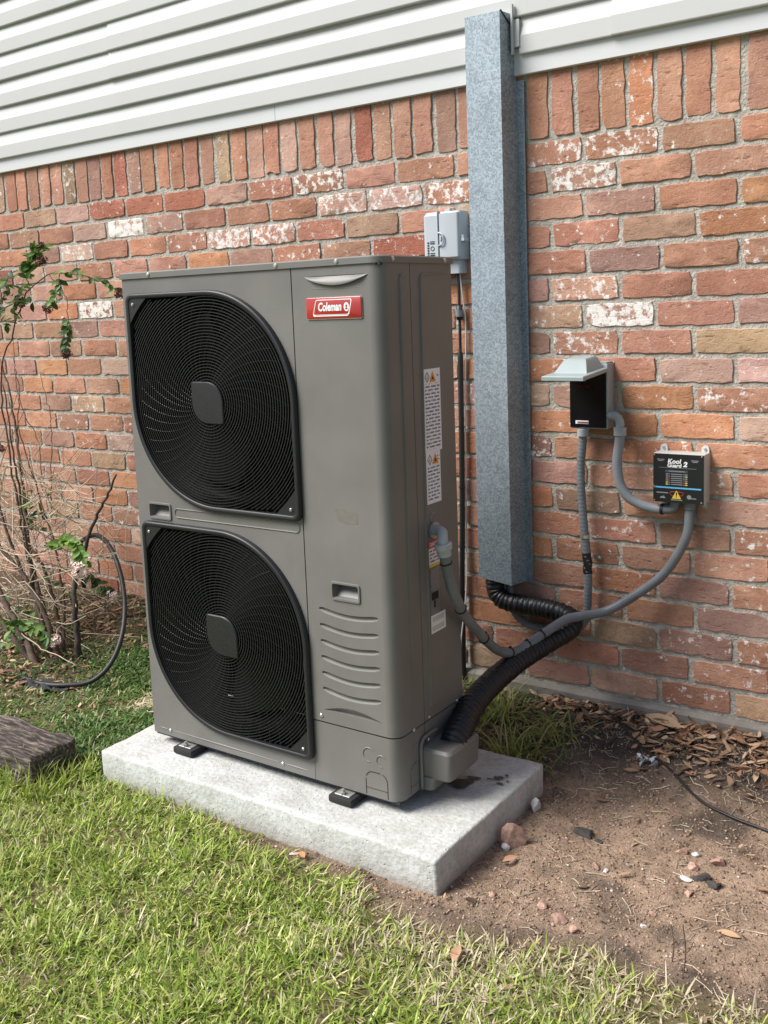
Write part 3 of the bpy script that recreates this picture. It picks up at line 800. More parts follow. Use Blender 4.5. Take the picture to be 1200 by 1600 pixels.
def arch(a0, a1, z0, z1, r=.02, n=5):
    P = [(a0, z0), (a0, z0+.02), (a0, z1-r)]
    P += [(a0+r-r*math.cos(R(90*i/n)), z1-r+r*math.sin(R(90*i/n))) for i in range(1, n+1)]
    P += [(a1-r+r*math.sin(R(90*i/n)), z1-r+r*math.cos(R(90*i/n))) for i in range(0, n+1)]
    return P+[(a1, z0+.02), (a1, z0)]
dashes(arch(.722, .795-.012, .008, .066), .0018, bpo, gaps=(2, 8)); dashes([(.722, .025), (.783, .025)], .0012, bpo)
dashes(arch(-.812, -.765, .008, .078), .0018, bpo, side=True, gaps=(2, 8)); dashes([(-.812, .025), (-.765, .025)], .0012, bpo, side=True)
for cx_, cz_, rr in ((.733, .106, .017), (.768, .097, .014)):
    emboss([(cx_+rr*math.cos(R(a)), cz_+rr*math.sin(R(a))) for a in range(40, 300, 20)], .003, .001, bpo)
emboss([(-.79+.012*math.cos(R(a)), .105+.018*math.sin(R(a))) for a in range(0, 200, 20)], .003, .001, bpo, side=True)
# --- top cover with lip
tc = MB(); LP = .004
def plan(z, off):
    P = [(X0-off, YB+off, z), (X0-off, YF-off, z)]
    for i in range(9):
        a = R(-90+90*i/8); P.append((X1-RC+(RC+off)*math.cos(a), YF+RC+(RC+off)*math.sin(a), z))
    return P+[(X1+off, YB+off, z)]
tc.loft([plan(ZC-.0005, LP-.003), plan(ZC, LP), plan(ZT-.003, LP), plan(ZT, LP-.003)], False, True)
tco = tc.build('top_cover', PAINT, hp, 35)
MB().box(X0+.004, X1-.004, YF+.004, YB-.004, ZC-.005, ZC+.002).build('top_gasket', PAINTD, tco)
def screw(p, nrm, parent, r=.0052):
    p = Vector(p); nrm = Vector(nrm); m = MB()
    cyl(m, p-nrm*.002, p+nrm*.0014, r, 14); cyl(m, p+nrm*.0014, p+nrm*.0032, r*.9, 14, r*.55)
    m.build('screw', SCREW, parent, 40)
for x in (.112, .531, .704): screw((x, YF-LP, 1.2345), (0, -1, 0), tco)
for y in (-.83+.012, -.602): screw((X1+LP, y, 1.2345), (1, 0, 0), tco)
for y in (-.793, -.726, -.597): screw((X1, y, .160 if y != -.726 else .1655), (1, 0, 0), hp, .0045)
screw((.598, YF, .174), (0, -1, 0), hp); screw((X1, -.757, .022), (1, 0, 0), hp, .0035)
for x in (.072, .468): screw((x, YF, .021), (0, -1, 0), hp, .0045)
# --- fan grilles
def grille(cx, cz, k):
    g = MB()
    spec = [(GR+.001, .001), (GR+.0005, -.009), (GR-.0015, -.0125), (GR-.004, -.0135), (GR-.010, -.0130), (GR-.012, -.0115), (GR-.0135, .012)]
    g.loft([leaf(cx, cz, a, YF+b, r=.020+(a-GR)*.6) for a, b in spec], False, False)
    go = g.build('fan_grille', BLACKP, hp, 45)
    RI = GR-.013; w = MB(); rr = .050; CW = .326
    def ok(a, r):
        x, z = r*math.cos(a), r*math.sin(a)
        if r <= RI: return True
        return abs(x) < RI and abs(z) < RI and x*z < 0
    def gy(r): return YF-.013+.006*(r/RI)**2
    while rr < CW+.02:
        N_ = 120; th = .0009; dp = .0065; a = 0
        segs = []; cur = []
        for i in range(N_+1):
            a = 2*math.pi*i/N_
            if ok(a, rr): cur.append(a)
            elif cur: segs.append(cur); cur = []
        if cur: segs.append(cur)
        for sg in segs:
            if len(sg) < 2: continue
            full = len(sg) == N_+1
            L = [[(cx+(rr-th)*math.cos(a), gy(rr), cz+(rr-th)*math.sin(a)), (cx+(rr+th)*math.cos(a), gy(rr), cz+(rr+th)*math.sin(a)),
                  (cx+(rr+th)*math.cos(a), gy(rr)+dp, cz+(rr+th)*math.sin(a)), (cx+(rr-th)*math.cos(a), gy(rr)+dp, cz+(rr-th)*math.sin(a))] for a in sg]
            w.loft(L, not full, not full)
        rr += .0074
    w.build('ring_wires', GRILLE, go)
    s_ = MB(); NS = 44
    for i in range(NS):
        a0 = 2*math.pi*i/NS; pts = []
        for r_ in np.linspace(.044, CW+.02, 16):
            a = a0-.62*((r_-.044)/.22)**.85
            if ok(a, r_): pts.append((cx+r_*math.cos(a), gy(r_)+.0028, cz+r_*math.sin(a)))
        if len(pts) > 3: tube(s_, pts, .0009, sides=5, raw=True)
    s_.build('spiral_spokes', GRILLE, go)
    h = MB(); h.loft([leaf(cx, cz, .0515, YF+.002, r=.008), leaf(cx, cz, .0515, YF-.014, r=.008), leaf(cx, cz, .0495, YF-.0165, r=.007), leaf(cx, cz, .0475, YF-.0166, r=.006)], False, True)
    h.build('hub_cap', BLACKP, go, 12)
    for sx, sz in ((-1, 1), (1, -1)):
        c_ = MB(); P = []
        cr_ = .004; E_ = RI+.002
        a0 = math.acos(E_/CW)
        for i in range(9):
            a = a0+(math.pi/2-2*a0)*i/8; P.append((CW*math.cos(a), CW*math.sin(a)))
        P += [(E_*.98, E_), (E_, E_*.98)]
        f_ = [[(cx+sx*p[0], YF-.0105+dy, cz+sz*p[1]) for p in P] for dy in (0, .006)]
        c_.loft(f_); c_.build('corner_web', BLACKP, go)
        screw((cx+sx*(GR-.027), YF-.0112, cz+sz*(GR-.027)), (0, -1, 0), go, .0042)
    # fan behind
    f = MB(); rng_ = random.Random(k)
    ph = .4 if k == 0 else 1.1
    for b_ in range(3):
        a0 = 2*math.pi*b_/3+ph; rows = []
        for r_ in np.linspace(.05, .225, 9):
            t = (r_-.05)/.175; row = []
            for q in np.linspace(-1, 1, 9):
                half = .42+.16*math.sin(math.pi*min(1, t*1.1)); a = a0+q*half-.35*t
                row.append((cx+r_*math.cos(a), YF+.062+q*.026*(1-.35*t)+.006*q*q, cz+r_*math.sin(a)))
            rows.append(row)
        f.loft(rows, False, False, closed=False)
    cyl(f, (cx, YF+.035, cz), (cx, YF+.10, cz), .055, 24)
    f.build('fan', FANM, hp, 40)
    b = MB(); L = []
    for r_, y_ in ((.262, .018), (.248, .03), (.238, .05), (.236, .085), (.25, .10)):
        L.append([(cx+r_*math.cos(2*math.pi*i/48), YF+y_, cz+r_*math.sin(2*math.pi*i/48)) for i in range(48)])
    b.loft(L, False, False); b.build('fan_shroud', GRILLE, hp, 40)
for k, (a, b) in enumerate(GC): grille(a, b, k)
cb = MB(); cb.box(X0+.01, XS-.01, YB-.045, YB-.012, .03, ZC-.02); cbo = cb.build('coil', COIL, hp)
MB().box(XS-.008, XS-.004, YF+.014, YB-.01, .01, ZC-.01).build('partition', PAINTD, hp)
# --- badge
bd = hp
def para(x0, x1, z0, z1, sh, r, y, n=4):
    return [(p[0]+sh*((p[2]-z0)/(z1-z0)-.5), y, p[2]) for p in rrect(x0, x1, z0, z1, y, r, n)]
bz0, bz1, bx0, bx1 = 1.1115, 1.1575, .6145, .7665
m = MB(); m.loft([rrect(bx0, bx1, bz0, bz1, YF+.0005, .004), rrect(bx0, bx1, bz0, bz1, YF-.0035, .004), rrect(bx0+.001, bx1-.001, bz0+.001, bz1-.001, YF-.0042, .0035)], False, True)
bdo = m.build('maker_badge', RED, hp, 40)
m = MB(); m.loft([rrect(bx0-.0012, bx1+.0012, bz0-.0016, bz1+.001, YF+.0005, .0045), rrect(bx0-.0012, bx1+.0012, bz0-.0016, bz1+.001, YF-.0022, .0045)], False, True); m.build('badge_bezel', CHROME, bdo)
yb_ = YF-.0046
m = MB(); A = para(.6375, .7375, 1.1165, 1.1535, .010, .005, yb_); B = para(.6395, .7355, 1.1205, 1.1515, .0086, .004, yb_)
m.loft([A, B], False, False); m.build('badge_border', WHITE, bdo)
m = MB(); m.loft([para(.641, .733, 1.1186, 1.1194, .0005, .0003, yb_)], False, True); m.build('badge_line', RED, bdo)
text_on_front('badge_lettering', 'Coleman', .6805, yb_-.0002, 1.1365, .0255, WHITE, bdo, shear=.16, bold=.0009, sx=.70)
m = MB(); m.loft([[(.7268+.0072*math.cos(R(a)), yb_-.0001, 1.1362+.0098*math.sin(R(a))) for a in range(0, 360, 15)]], False, True); bl = m.build('badge_roundel', WHITE, bdo)
m = MB(); yl = yb_-.0003
m.loft([[(.7268+.0026*math.cos(R(a)), yl, 1.1385+.0024*math.sin(R(a))) for a in range(0, 360, 30)]], False, True)
m.loft([[(.7246, yl, 1.1345), (.729, yl, 1.1345), (.7285, yl, 1.1365), (.7251, yl, 1.1365)]], False, True)
m.loft([[(.7232, yl, 1.1305), (.7304, yl, 1.1305), (.7296, yl, 1.1338), (.724, yl, 1.1338)]], False, True)
m.build('badge_lantern', RED, bdo)
m = MB(); m.loft([[(.661, YF-.0004, .682), (.690, YF-.0004, .684), (.728, YF-.0004, .676), (.730, YF-.0004, .652), (.700, YF-.0004, .650), (.676, YF-.0004, .655), (.664, YF-.0004, .668)]], False, True); m.build('tape_residue', STAIN, hp)
# --- stickers on the side
def sticker(y0, y1, z0, z1, m_, name, tilt=0., off=.0004, parent=hp):
    q = MB(); xx = X1+.0003+off
    q.add([(xx, y0, z0), (xx, y1, z0+tilt), (xx, y1, z1+tilt), (xx, y0, z1)], [(0, 1, 2, 3)])
    return q.build(name, m_, parent)
def tri(y, z, s, m_, parent, off):
    q = MB(); xx = X1+off; q.add([(xx, y-s, z-s*.8), (xx, y+s, z-s*.8), (xx, y, z+s*.95)], [(0, 1, 2)]); return q.build('warning_triangle', m_, parent)
def diamond(y, z, s, parent, off):
    q = MB(); xx = X1+off
    a = [(xx, y-s, z), (xx, y, z-s*1.2), (xx, y+s, z), (xx, y, z+s*1.2)]; b = [(xx, y+(p[1]-y)*.78, z+(p[2]-z)*.78) for p in a]
    q.loft([a, b], False, False); q.add([(xx, y-.002, z-.004), (xx, y+.002, z-.004), (xx, y, z+.005)], [(0, 1, 2)]); return q.build('hazard_diamond', BLACKI, parent)
for (y0, y1, z0, z1) in ((-.7055, -.632, .796, .988), (-.7045, -.6415, .674, .7965)):
    s1 = sticker(y0, y1, z0, z1, LABELW, 'warning_sticker')
    hd = .034
    sticker(y0+.006, y1-.005, z0+.005, z1-hd, PRINT_SIDE, 'fine_print', off=.0008, parent=s1)
    diamond(y0+.016, z1-.019, .0105, s1, .0012); t_ = tri(y0+.040, z1-.019, .0145, ORANGE, s1, .0012)
    tri(y0+.040, z1-.021, .005, BLACKI, s1, .0016)
    sticker(y1-.015, y1-.004, z1-.022, z1-.012, PRINT_SIDE, 'fine_print', off=.0008, parent=s1)
s2 = sticker(-.7055, -.644, .523, .586, WHITE, 'danger_sticker')
sticker(-.7055, -.644, .569, .586, REDI, 'danger_header', off=.0008, parent=s2)
text_on_side('danger_lettering', 'DANGER', X1+.0014, -.675, .5775, .013, WHITE, s2, bold=.0004, sx=1.0)
sticker(-.703, -.648, .534, .566, PRINT_SIDE, 'fine_print', off=.0008, parent=s2)
sticker(-.7055, -.644, .523, .530, YELI, 'danger_footer', off=.0008, parent=s2)
s3 = sticker(-.703, -.662, .405, .521, SILVER, 'rating_plate')
sticker(-.701, -.664, .465, .519, PRINT_PLATE, 'fine_print', off=.0008, parent=s3)
sticker(-.699, -.668, .443, .462, BLACKI, 'logo_patch', off=.0008, parent=s3)
for zz in (.437, .428): sticker(-.690, -.682, zz-.004, zz+.004, BLACKI, 'approval_mark', off=.0008, parent=s3)
s4 = sticker(-.7055, -.640, .363, .407, WHITE, 'serial_sticker', off=.0012)
sticker(-.699, -.648, .389, .402, BARCODE, 'barcode', off=.0016, parent=s4); sticker(-.701, -.648, .368, .380, BARCODE, 'barcode', off=.0016, parent=s4)
# open ring knockout above the elbow
m = MB(); tube(m, [(X1+.001, -.680+.012*math.cos(R(a)), .640+.012*math.sin(R(a))) for a in range(60, 300, 20)], .0014, sides=6, raw=True); m.build('knockout_ring', ZINC, hp)
# --- pipe cover at the foot
pc = MB()
def pcl(z, xo, y0, y1, r=.012):
    P = [(X1, y0, z)]
    for i in range(5): a = R(-90+90*i/4); P.append((xo-r+r*math.cos(a), y0+r+r*math.sin(a), z))
    for i in range(5): a = R(0+90*i/4); P.append((xo-r+r*math.cos(a), y1-r+r*math.sin(a), z))
    return P+[(X1, y1, z)]
pc.loft([pcl(.034, .892, -.764, -.628), pcl(.040, .895, -.766, -.626), pcl(.100, .898, -.768, -.624), pcl(.107, .893, -.763, -.628)])
pco = pc.build('pipe_cover', PAINT, hp, 35)
m = MB(); m.loft([pcl(.004, .846, -.768, -.63), pcl(.036, .852, -.768, -.63)]); m.build('pipe_cover_foot', PAINT, pco, 35)
m = MB(); tube(m, [(X1+.004, -.772, z) for z in np.linspace(.006, .112, 5)]+[(X1+.004, -.764, .124), (X1+.004, -.752, .128), (X1+.004, -.70, .128)], .0045, n=20, sides=8); m.build('cover_flange', PAINT, pco, True)
screw((X1+.006, -.742, .117), (1, 0, 0), pco, .0045)
# --- feet
for x in (.108, .630):
    for y0, y1 in ((YF-.030, YF+.05), (YB-.03, YB+.045)):
        fo = link('foot', rbox(x, x+.068, y0, y1, PZ+.002, PZ+.020, .004, 2), RUBBER, hp, 40)
        yy = y0+.018 if y0 < -.7 else y1-.018
        link('foot_bracket', rbox(x+.012, x+.056, yy-.008, yy+.03, PZ+.0185, PZ+.0225, .0008, 1), ZINC, fo)
        m = MB(); cyl(m, (x+.034, yy-.002, PZ+.023), (x+.034, yy-.002, PZ+.029), .007, 6); cyl(m, (x+.034, yy-.002, PZ+.023), (x+.034, yy-.002, PZ+.035), .0035, 10); m.build('foot_bolt', ZINC, fo)

# ================================================================ METAL LINE COVER
def chan(z, tilt=0.):
    t = .0012
    dx = -.006*(z-1)*.3
    a = [(.561, .001), (.582, .001), (.597, -.070), (.703, -.070), (.717, .001), (.739, .001)]
    b = [(.739, -.0014), (.7185, -.0014), (.7045, -.0725), (.5955, -.0725), (.5805, -.0014), (.561, -.0014)]
    return [(p[0]+dx, p[1]-.0065, z+tilt*(.65-p[0])*(1 if z < 1 else 0)) for p in a+b]
m = MB(); m.loft([chan(z, .12) for z in (.312, .7, 1.2, 1.742)])
lc_ = thing('line_cover_channel', (.65, -.03, .31), 'tall galvanized sheet metal channel running up the brick wall to the siding', 'metal channel')
m.build('channel', GALV, lc_)
m = MB(); dx = -.002
def top_c(z):
    a = [(.585, .0), (.597, -.070), (.703, -.070), (.714, .0)]; b = [(.7155, .0), (.7045, -.0725), (.5955, -.0725), (.5835, .0)]
    return [(p[0]-.0013, p[1]-.0065, z) for p in a+b]
m.loft([top_c(1.7415), top_c(1.918)]); m.build('channel_top', GALV, lc_)
m = MB(); m.add([(.594, -.077, 1.9175), (.70, -.077, 1.9175), (.712, -.022, 1.912), (.586, -.022, 1.912)], [(0, 1, 2, 3)]); m.build('end_cap', GALV, lc_)
m = MB(); tube(m, [(.7035, -.074, 1.921), (.7075, -.055, 1.905), (.711, -.04, 1.893), (.713, -.02, 1.885)], .0025, sides=6); m.build('cap_edge', RUBBER, lc_)

# ================================================================ INSULATED PIPE WRAP
path = [(.636,-.044,.40),(.634,-.046,.33),(.636,-.048,.275),(.660,-.050,.250),(.700,-.050,.243),(.751,-.050,.243),(.813,-.050,.241),(.862,-.052,.234),(.893,-.070,.222),(.898,-.108,.209),(.880,-.160,.197),(.862,-.240,.188),(.840,-.340,.172),(.834,-.470,.155),(.838,-.565,.136),(.851,-.630,.121),(.861,-.675,.108),(.864,-.70,.095)]
NW = 420
rw = np.random.default_rng(3); wr = rw.uniform(-1, 1, (NW+4, 20)); wr = (wr+np.roll(wr, 1, 1)+np.roll(wr, 2, 1))/2
def wrapr(t, a):
    i = int(t*(NW-1)); j = int(a/(2*math.pi)*20) % 20
    base = .0275+.0045*float(sm(.45, .95, t))
    return base+(.0010+.0012*t)*math.sin(i*1.05+.7*math.sin(a*2+i*.07)+1.5*math.sin(i*.11))+.0014*wr[i, j]
m = MB(); tube(m, path, wrapr, n=NW, sides=20)
ps = thing('pipe_wrap', (.86, -.69, .1), 'thick black wrinkled insulated pipe bundle curving from the metal channel to the heat pump', 'pipe')
m.build('wrap', BLKTAPE, ps, True)

# ================================================================ CONDUITS
def ribbed(base, amp, per, L):
    def f(t, a): return base+amp*math.sin(2*math.pi*t*L/per)
    return f
def zip_ring(C, i, r, parent, name='zip_tie', m_=ZIP, w=.004):
    T, N, B = frames(C); c = C[i]; q = MB()
    L = [[tuple(c+T[i]*s_+rr*(math.cos(2*math.pi*j/18)*N[i]+math.sin(2*math.pi*j/18)*B[i])) for j in range(18)] for s_, rr in ((-w/2, r), (-w/2, r+.0016), (w/2, r+.0016), (w/2, r))]
    q.loft(L, False, False)
    hd = c+N[i]*(r+.002); cyl(q, hd-T[i]*.003, hd+T[i]*.003, .003, 6)
    q.build(name, m_, parent, 40)
# heat pump -> surge protector
A = [(.862,-.713,.590),(.862,-.711,.575),(.862,-.702,.540),(.862,-.682,.482),(.860,-.655,.440),(.846,-.600,.386),(.835,-.520,.321),(.829,-.440,.258),(.832,-.380,.219),(.840,-.320,.2035),(.858,-.260,.215),(.884,-.195,.236),(.908,-.145,.252),(.935,-.110,.256),(.996,-.060,.267),(1.082,-.040,.327),(1.152,-.035,.392),(1.207,-.035,.492),(1.215,-.030,.571)]
NA = 420; CA, LA = spline(A, NA)
ca = thing('flexible_conduit', (.862, -.713, .59), 'long grey conduit looping from the heat pump elbow up to the surge protector box', 'conduit')
def ra(t, a):
    rib = .0010*math.sin(2*math.pi*t*LA/.0075) if t*LA < .155 else 0
    return .0128+rib
m = MB(); tube(m, CA, ra, sides=16, raw=True); m.build('conduit', CONDUIT, ca, True)
for i in (16, 67, 129, 179, 203, 221): zip_ring(CA, i, .0132, ca)
m = MB(); tube(m, [(X1, -.684, .611), (X1+.022, -.690, .6125), (X1+.036, -.700, .610), (X1+.043, -.711, .598), (X1+.045, -.713, .586)], .0125, n=20, sides=16); el = m.build('elbow_fitting', GREYP, ca, True)
m = MB(); cyl(m, (X1+.0005, -.683, .611), (X1+.007, -.684, .611), .0205, 8); m.build('lock_nut', ZINC, el, 30)
m = MB(); cyl(m, (.862, -.713, .590), (.862, -.711, .577), .0205, 20); cyl(m, (.862, -.711, .577), (.8622, -.7085, .560), .0165, 20); m.build('compression_nut', GREYP, el, 40)
# disconnect -> ground side
Bp = [(.918,-.040,.772),(.914,-.034,.74),(.906,-.030,.67),(.906,-.030,.609),(.910,-.030,.54),(.915,-.030,.480),(.922,-.030,.406),(.924,-.028,.34),(.920,-.026,.255),(.912,-.024,.215),(.885,-.022,.185),(.84,-.021,.172),(.79,-.021,.168),(.74,-.021,.172),(.71,-.024,.185),(.694,-.028,.2),(.684,-.03,.225),(.676,-.028,.26),(.668,-.025,.31)]
NB = 260; CB, LBn = spline(Bp, NB)
cbt = thing('flexible_conduit', (.918, -.04, .772), 'ribbed grey conduit dropping straight down the bricks from under the open disconnect box', 'conduit')
m = MB(); tube(m, CB, ribbed(.0118, .0006, .0052, LBn), sides=14, raw=True); m.build('conduit', CONDUIT, cbt, True)
m = MB(); cyl(m, (.918, -.040, .778), (.9165, -.037, .757), .0165, 18); m.build('compression_nut', GREYP, cbt, 40)
ib = int(NB*.335)
zip_ring(CB, ib, .0122, cbt, 'pipe_strap', SCREW, .009)
m = MB(); m.box(.932, .956, -.006, -.0042, .395, .407); m.build('strap_tab', SCREW, cbt); screw((.948, -.0062, .401), (0, -1, 0), cbt, .005)
tp = MB(); seg = CB[int(NB*.385):int(NB*.455)]
tube(tp, seg, lambda t, a: .0128+.0012*math.sin(3*a+t*9), sides=14, raw=True); tp.build('electrical_tape', BLKTAPE, cbt, True)
# disconnect elbow -> surge protector
Cp = [(1.028,-.045,.765),(1.026,-.046,.74),(1.021,-.048,.70),(1.022,-.048,.660),(1.030,-.046,.622),(1.052,-.042,.590),(1.086,-.038,.572),(1.120,-.034,.564),(1.146,-.032,.564)]
CCp, LC = spline(Cp, 110)
cc = thing('flexible_conduit', (1.028, -.045, .765), 'short smooth grey conduit curving from the disconnect elbow to the surge protector', 'conduit')
m = MB(); tube(m, CCp, .0135, sides=16, raw=True); m.build('conduit', mat('conduit_light', (.25, .265, .285), rough=.42, var=.08, vscale=20), cc, True)
m = MB(); tube(m, [(.990, -.040, .815), (1.011, -.045, .816), (1.023, -.045, .808), (1.028, -.045, .795), (1.028, -.045, .780)], .0115, n=18, sides=16); e2 = m.build('elbow_fitting', BOXGREY, cc, True)
m = MB(); cyl(m, (1.028, -.045, .784), (1.028, -.045, .762), .0175, 18); m.build('compression_nut', BOXGREY, e2, 40)
m = MB(); tube(m, [(1.140, -.032, .564), (1.160, -.031, .565), (1.174, -.030, .573), (1.177, -.03, .592)], .0135, n=14, sides=14); e3 = m.build('elbow_fitting', CONDUIT, cc, True)
m = MB(); cyl(m, (1.138, -.032, .564), (1.146, -.032, .564), .0155, 18); m.build('lock_ring', BLKCABLE, e3, 40)

# ================================================================ DISCONNECT BOX
dx0, dx1, dz0, dz1, dyf = .883, .9945, .777, .957, -.050
db = thing('disconnect_box', (.949, 0, dz0), 'grey electrical disconnect box on the bricks with its lid lifted open and black face', 'electrical box')
link('box_body', rbox(dx0, dx1, dyf, .0, dz0, dz1, .003, 2), BOXGREY, db, 35)
m = MB(); m.box(dx0+.003, dx1-.003, dyf-.0045, dyf-.0006, dz0+.004, dz1-.020); dbf = m.build('front_cover', mat('gloss_black', (.006, .006, .007), rough=.14, coat=.3), db)
m = MB(); m.box(dx0+.020, dx0+.058, dyf-.0065, dyf-.005, dz0+.014, dz0+.023); st = m.build('sticker', WHITE, dbf)
m = MB(); m.box(dx0+.026, dx0+.057, dyf-.0075, dyf-.0066, dz0+.016, dz0+.0205); m.build('sticker_text', mat('sticker_maroon', (.25, .07, .07), rough=.5), st)
text_on_front('cover_lettering', 'DANGER', dx0+.045, dyf-.0055, dz0+.118, .010, mat('dim_red', (.10, .008, .005), rough=.4), dbf)
# lid hinged at the top, tipped up past level, its raised dome on the upper side
hl = (dyf-.002, .946); ang = R(-4); ln = .170
def lp(x, s, h): return (x, hl[0]-s*math.cos(ang)-h*math.sin(-ang)*-1*0, hl[1]+s*math.sin(ang)+h)
def lid_loop(s0, s1, ix, h): return [lp(dx0-.003+ix, s0, h), lp(dx1+.003-ix, s0, h), lp(dx1+.003-ix, s1, h), lp(dx0-.003+ix, s1, h)]
m = MB(); m.loft([lid_loop(.0, ln, .0, -.010), lid_loop(.0, ln, 0, -.001), lid_loop(.001, ln-.002, .002, .001)], False, False)
m.loft([lid_loop(.001, ln-.002, .002, .001), lid_loop(.004, .118, .012, .0015)], False, False)
m.loft([lid_loop(.004, .118, .012, .0015), lid_loop(.010, .088, .026, .030), lid_loop(.015, .078, .032, .035)], False, True)
m.loft([lid_loop(.0, ln, .0, -.010), lid_loop(.003, ln-.003, .003, -.010), lid_loop(.003, ln-.003, .003, -.002)], False, False)
m.add(lid_loop(.003, ln-.003, .003, -.002), [(0, 1, 2, 3)])
m.build('lid', LIDGREY, db, 25)
m = MB(); cyl(m, (dx0+.01, dyf-.002, .946), (dx1-.01, dyf-.002, .946), .004, 10); m.box(dx0+.004, dx1-.004, dyf+.002, -.002, dz1-.001, dz1+.004); m.build('hinge', LIDGREY, db)
m = MB(); cyl(m, lp(.978, ln-.05, -.006), lp(.978, ln-.05, -.018), .005, 10); m.build('lid_catch', LIDGREY, db)
link('mounting_ear', rbox(dx1-.02, dx1+.002, -.004, .002, dz1-.002, dz1+.004, .001, 1), BOXGREY, db)

# ================================================================ SURGE PROTECTOR
kx0, kx1, kz0, kz1, kyf = 1.1235, 1.2605, .588, .721, -.054
sb = thing('surge_protector_box', (1.187, 0, kz0), 'small square box with black printed face and yellow warning triangle on the bricks', 'electrical box')
link('box_body', rbox(kx0, kx1, kyf, .0, kz0, kz1, .003, 2), mat('box_light_grey', (.50, .49, .46), rough=.5), sb, 35)
fcx = MB(); fcx.box(kx0+.0015, kx1-.0015, kyf-.0035, kyf-.0005, kz0+.0015, kz1-.0015); sbf = fcx.build('face_plate', mat('face_black', (.012, .013, .015), rough=.35), sb)
for x, z in ((kx0+.014, kz1), (kx1-.012, kz1), (kx1-.012, kz0), (kx0+.014, kz0)):
    m = MB(); up = 1 if z == kz1 else -1; P = [(x-.010, -.009, z-.001*up), (x+.010, -.009, z-.001*up)]
    P += [(x+.010*math.cos(R(a)), -.009, z+up*(.008+.010*math.sin(R(a)))) for a in range(0, 181, 30)]
    m.loft([[(p[0], y, p[2]) for p in P] for y in (-.009, .0)]); ea = m.build('mounting_ear', TRIM if up > 0 else GREYP, sb); screw((x, -.0095, z+up*.008), (0, -1, 0), ea, .0042)
yk = kyf-.0038
def kt(s, x, z, size, m_=WHITE, **k): return text_on_front('face_lettering', s, kx0+x, yk, kz0+z, size, m_, sbf, **k)
kt('Kool', .058, .112, .017, shear=.15, bold=.0006, sx=1.05); kt('Guard', .058, .101, .0135, shear=.15, bold=.0005, sx=1.1); kt('2', .087, .105, .018, shear=.2, bold=.0009, sx=1.1)
def kbox(x0, x1, z0, z1, m_, nm='face_print', dy=0.):
    q = MB(); y = yk-dy; q.add([(kx0+x0, y, kz0+z0), (kx0+x1, y, kz0+z0), (kx0+x1, y, kz0+z1), (kx0+x0, y, kz0+z1)], [(0, 1, 2, 3)]); return q.build(nm, m_, sbf)
DIM = mat('dim_print', (.25, .25, .26), rough=.5)
for x in (.012, .103):
    kbox(x, x+.020, .1155, .1175, DIM); kbox(x+.003, x+.017, .112, .1138, DIM)
kbox(.018, .117, .0945, .0954, DIM)
kbox(.034, .094, .083, .089, mat('table_slate', (.06, .07, .08), rough=.5)); kbox(.044, .086, .085, .087, DIM, dy=.0002)
for i in range(6):
    z = .077-i*.0055
    kbox(.050, .080, z, z+.0022, DIM)
    kbox(.036, .0415, z-.0004, z+.0026, GREENI if i in (4,) else (YELI if i == 5 else DIM)); kbox(.088, .0935, z-.0004, z+.0026, GREENI if i in (1, 4) else (YELI if i == 5 else DIM))
    kbox(.0435, .0475, z, z+.002, REDI if i in (2, 3) else DIM); kbox(.082, .0865, z, z+.002, REDI if i in (3, 4) else DIM)
kbox(.042, .0424, .047, .083, DIM); kbox(.0872, .0876, .047, .083, DIM)
kbox(.003, .1295, .0395, .0435, BLUEI, 'blue_stripe')
q = MB(); y = yk-.0003; q.add([(kx0+.052, y, kz0+.0125), (kx0+.077, y, kz0+.0125), (kx0+.0645, y, kz0+.035)], [(0, 1, 2)]); q.build('warning_triangle', YELI, sbf)
q = MB(); y = yk-.0006; q.add([(kx0+.0632, y, kz0+.0205), (kx0+.0658, y, kz0+.0205), (kx0+.0664, y, kz0+.029), (kx0+.0626, y, kz0+.029)], [(0, 1, 2, 3)]); q.add([(kx0+.0632, y, kz0+.016), (kx0+.0658, y, kz0+.016), (kx0+.0658, y, kz0+.0186), (kx0+.0632, y, kz0+.0186)], [(0, 1, 2, 3)]); q.build('exclamation', BLACKI, sbf)
q = MB(); tube(q, [(kx0+.0645+.019*math.cos(R(a)), yk, kz0+.025+.0065*math.sin(R(a)+.3*math.cos(R(a)))) for a in range(0, 361, 15)], .0005, sides=4, raw=True); q.build('red_orbit', REDI, sbf)
kbox(.011, .042, .0255, .0285, DIM); kbox(.05, .080, .008, .0105, DIM)
q = MB(); q.add([(kx0+.019, yk, kz0+.012), (kx0+.036, yk, kz0+.012), (kx0+.030, yk, kz0+.0195), (kx0+.0265, yk, kz0+.016), (kx0+.024, yk, kz0+.018)], [(0, 1, 2, 3, 4)]); q.build('mountain_mark', DIM, sbf)
q = MB(); q.loft([[(kx0+.098+.006*math.cos(R(a)), yk, kz0+.019+.006*math.sin(R(a))) for a in range(0, 360, 30)]], False, True); q.build('approval_mark', DIM, sbf); kbox(.103, .117, .0145, .017, DIM)
for x, z in ((.005, .128), (.131, .128), (.005, .006), (.131, .006), (.005, .043)): screw((kx0+x, kyf-.0035, kz0+z), (0, -1, 0), sb, .0022)
m = MB(); cyl(m, (1.215, -.030, .590), (1.215, -.030, .571), .0165, 18); m.build('cable_gland', CONDUIT, sb, 40)

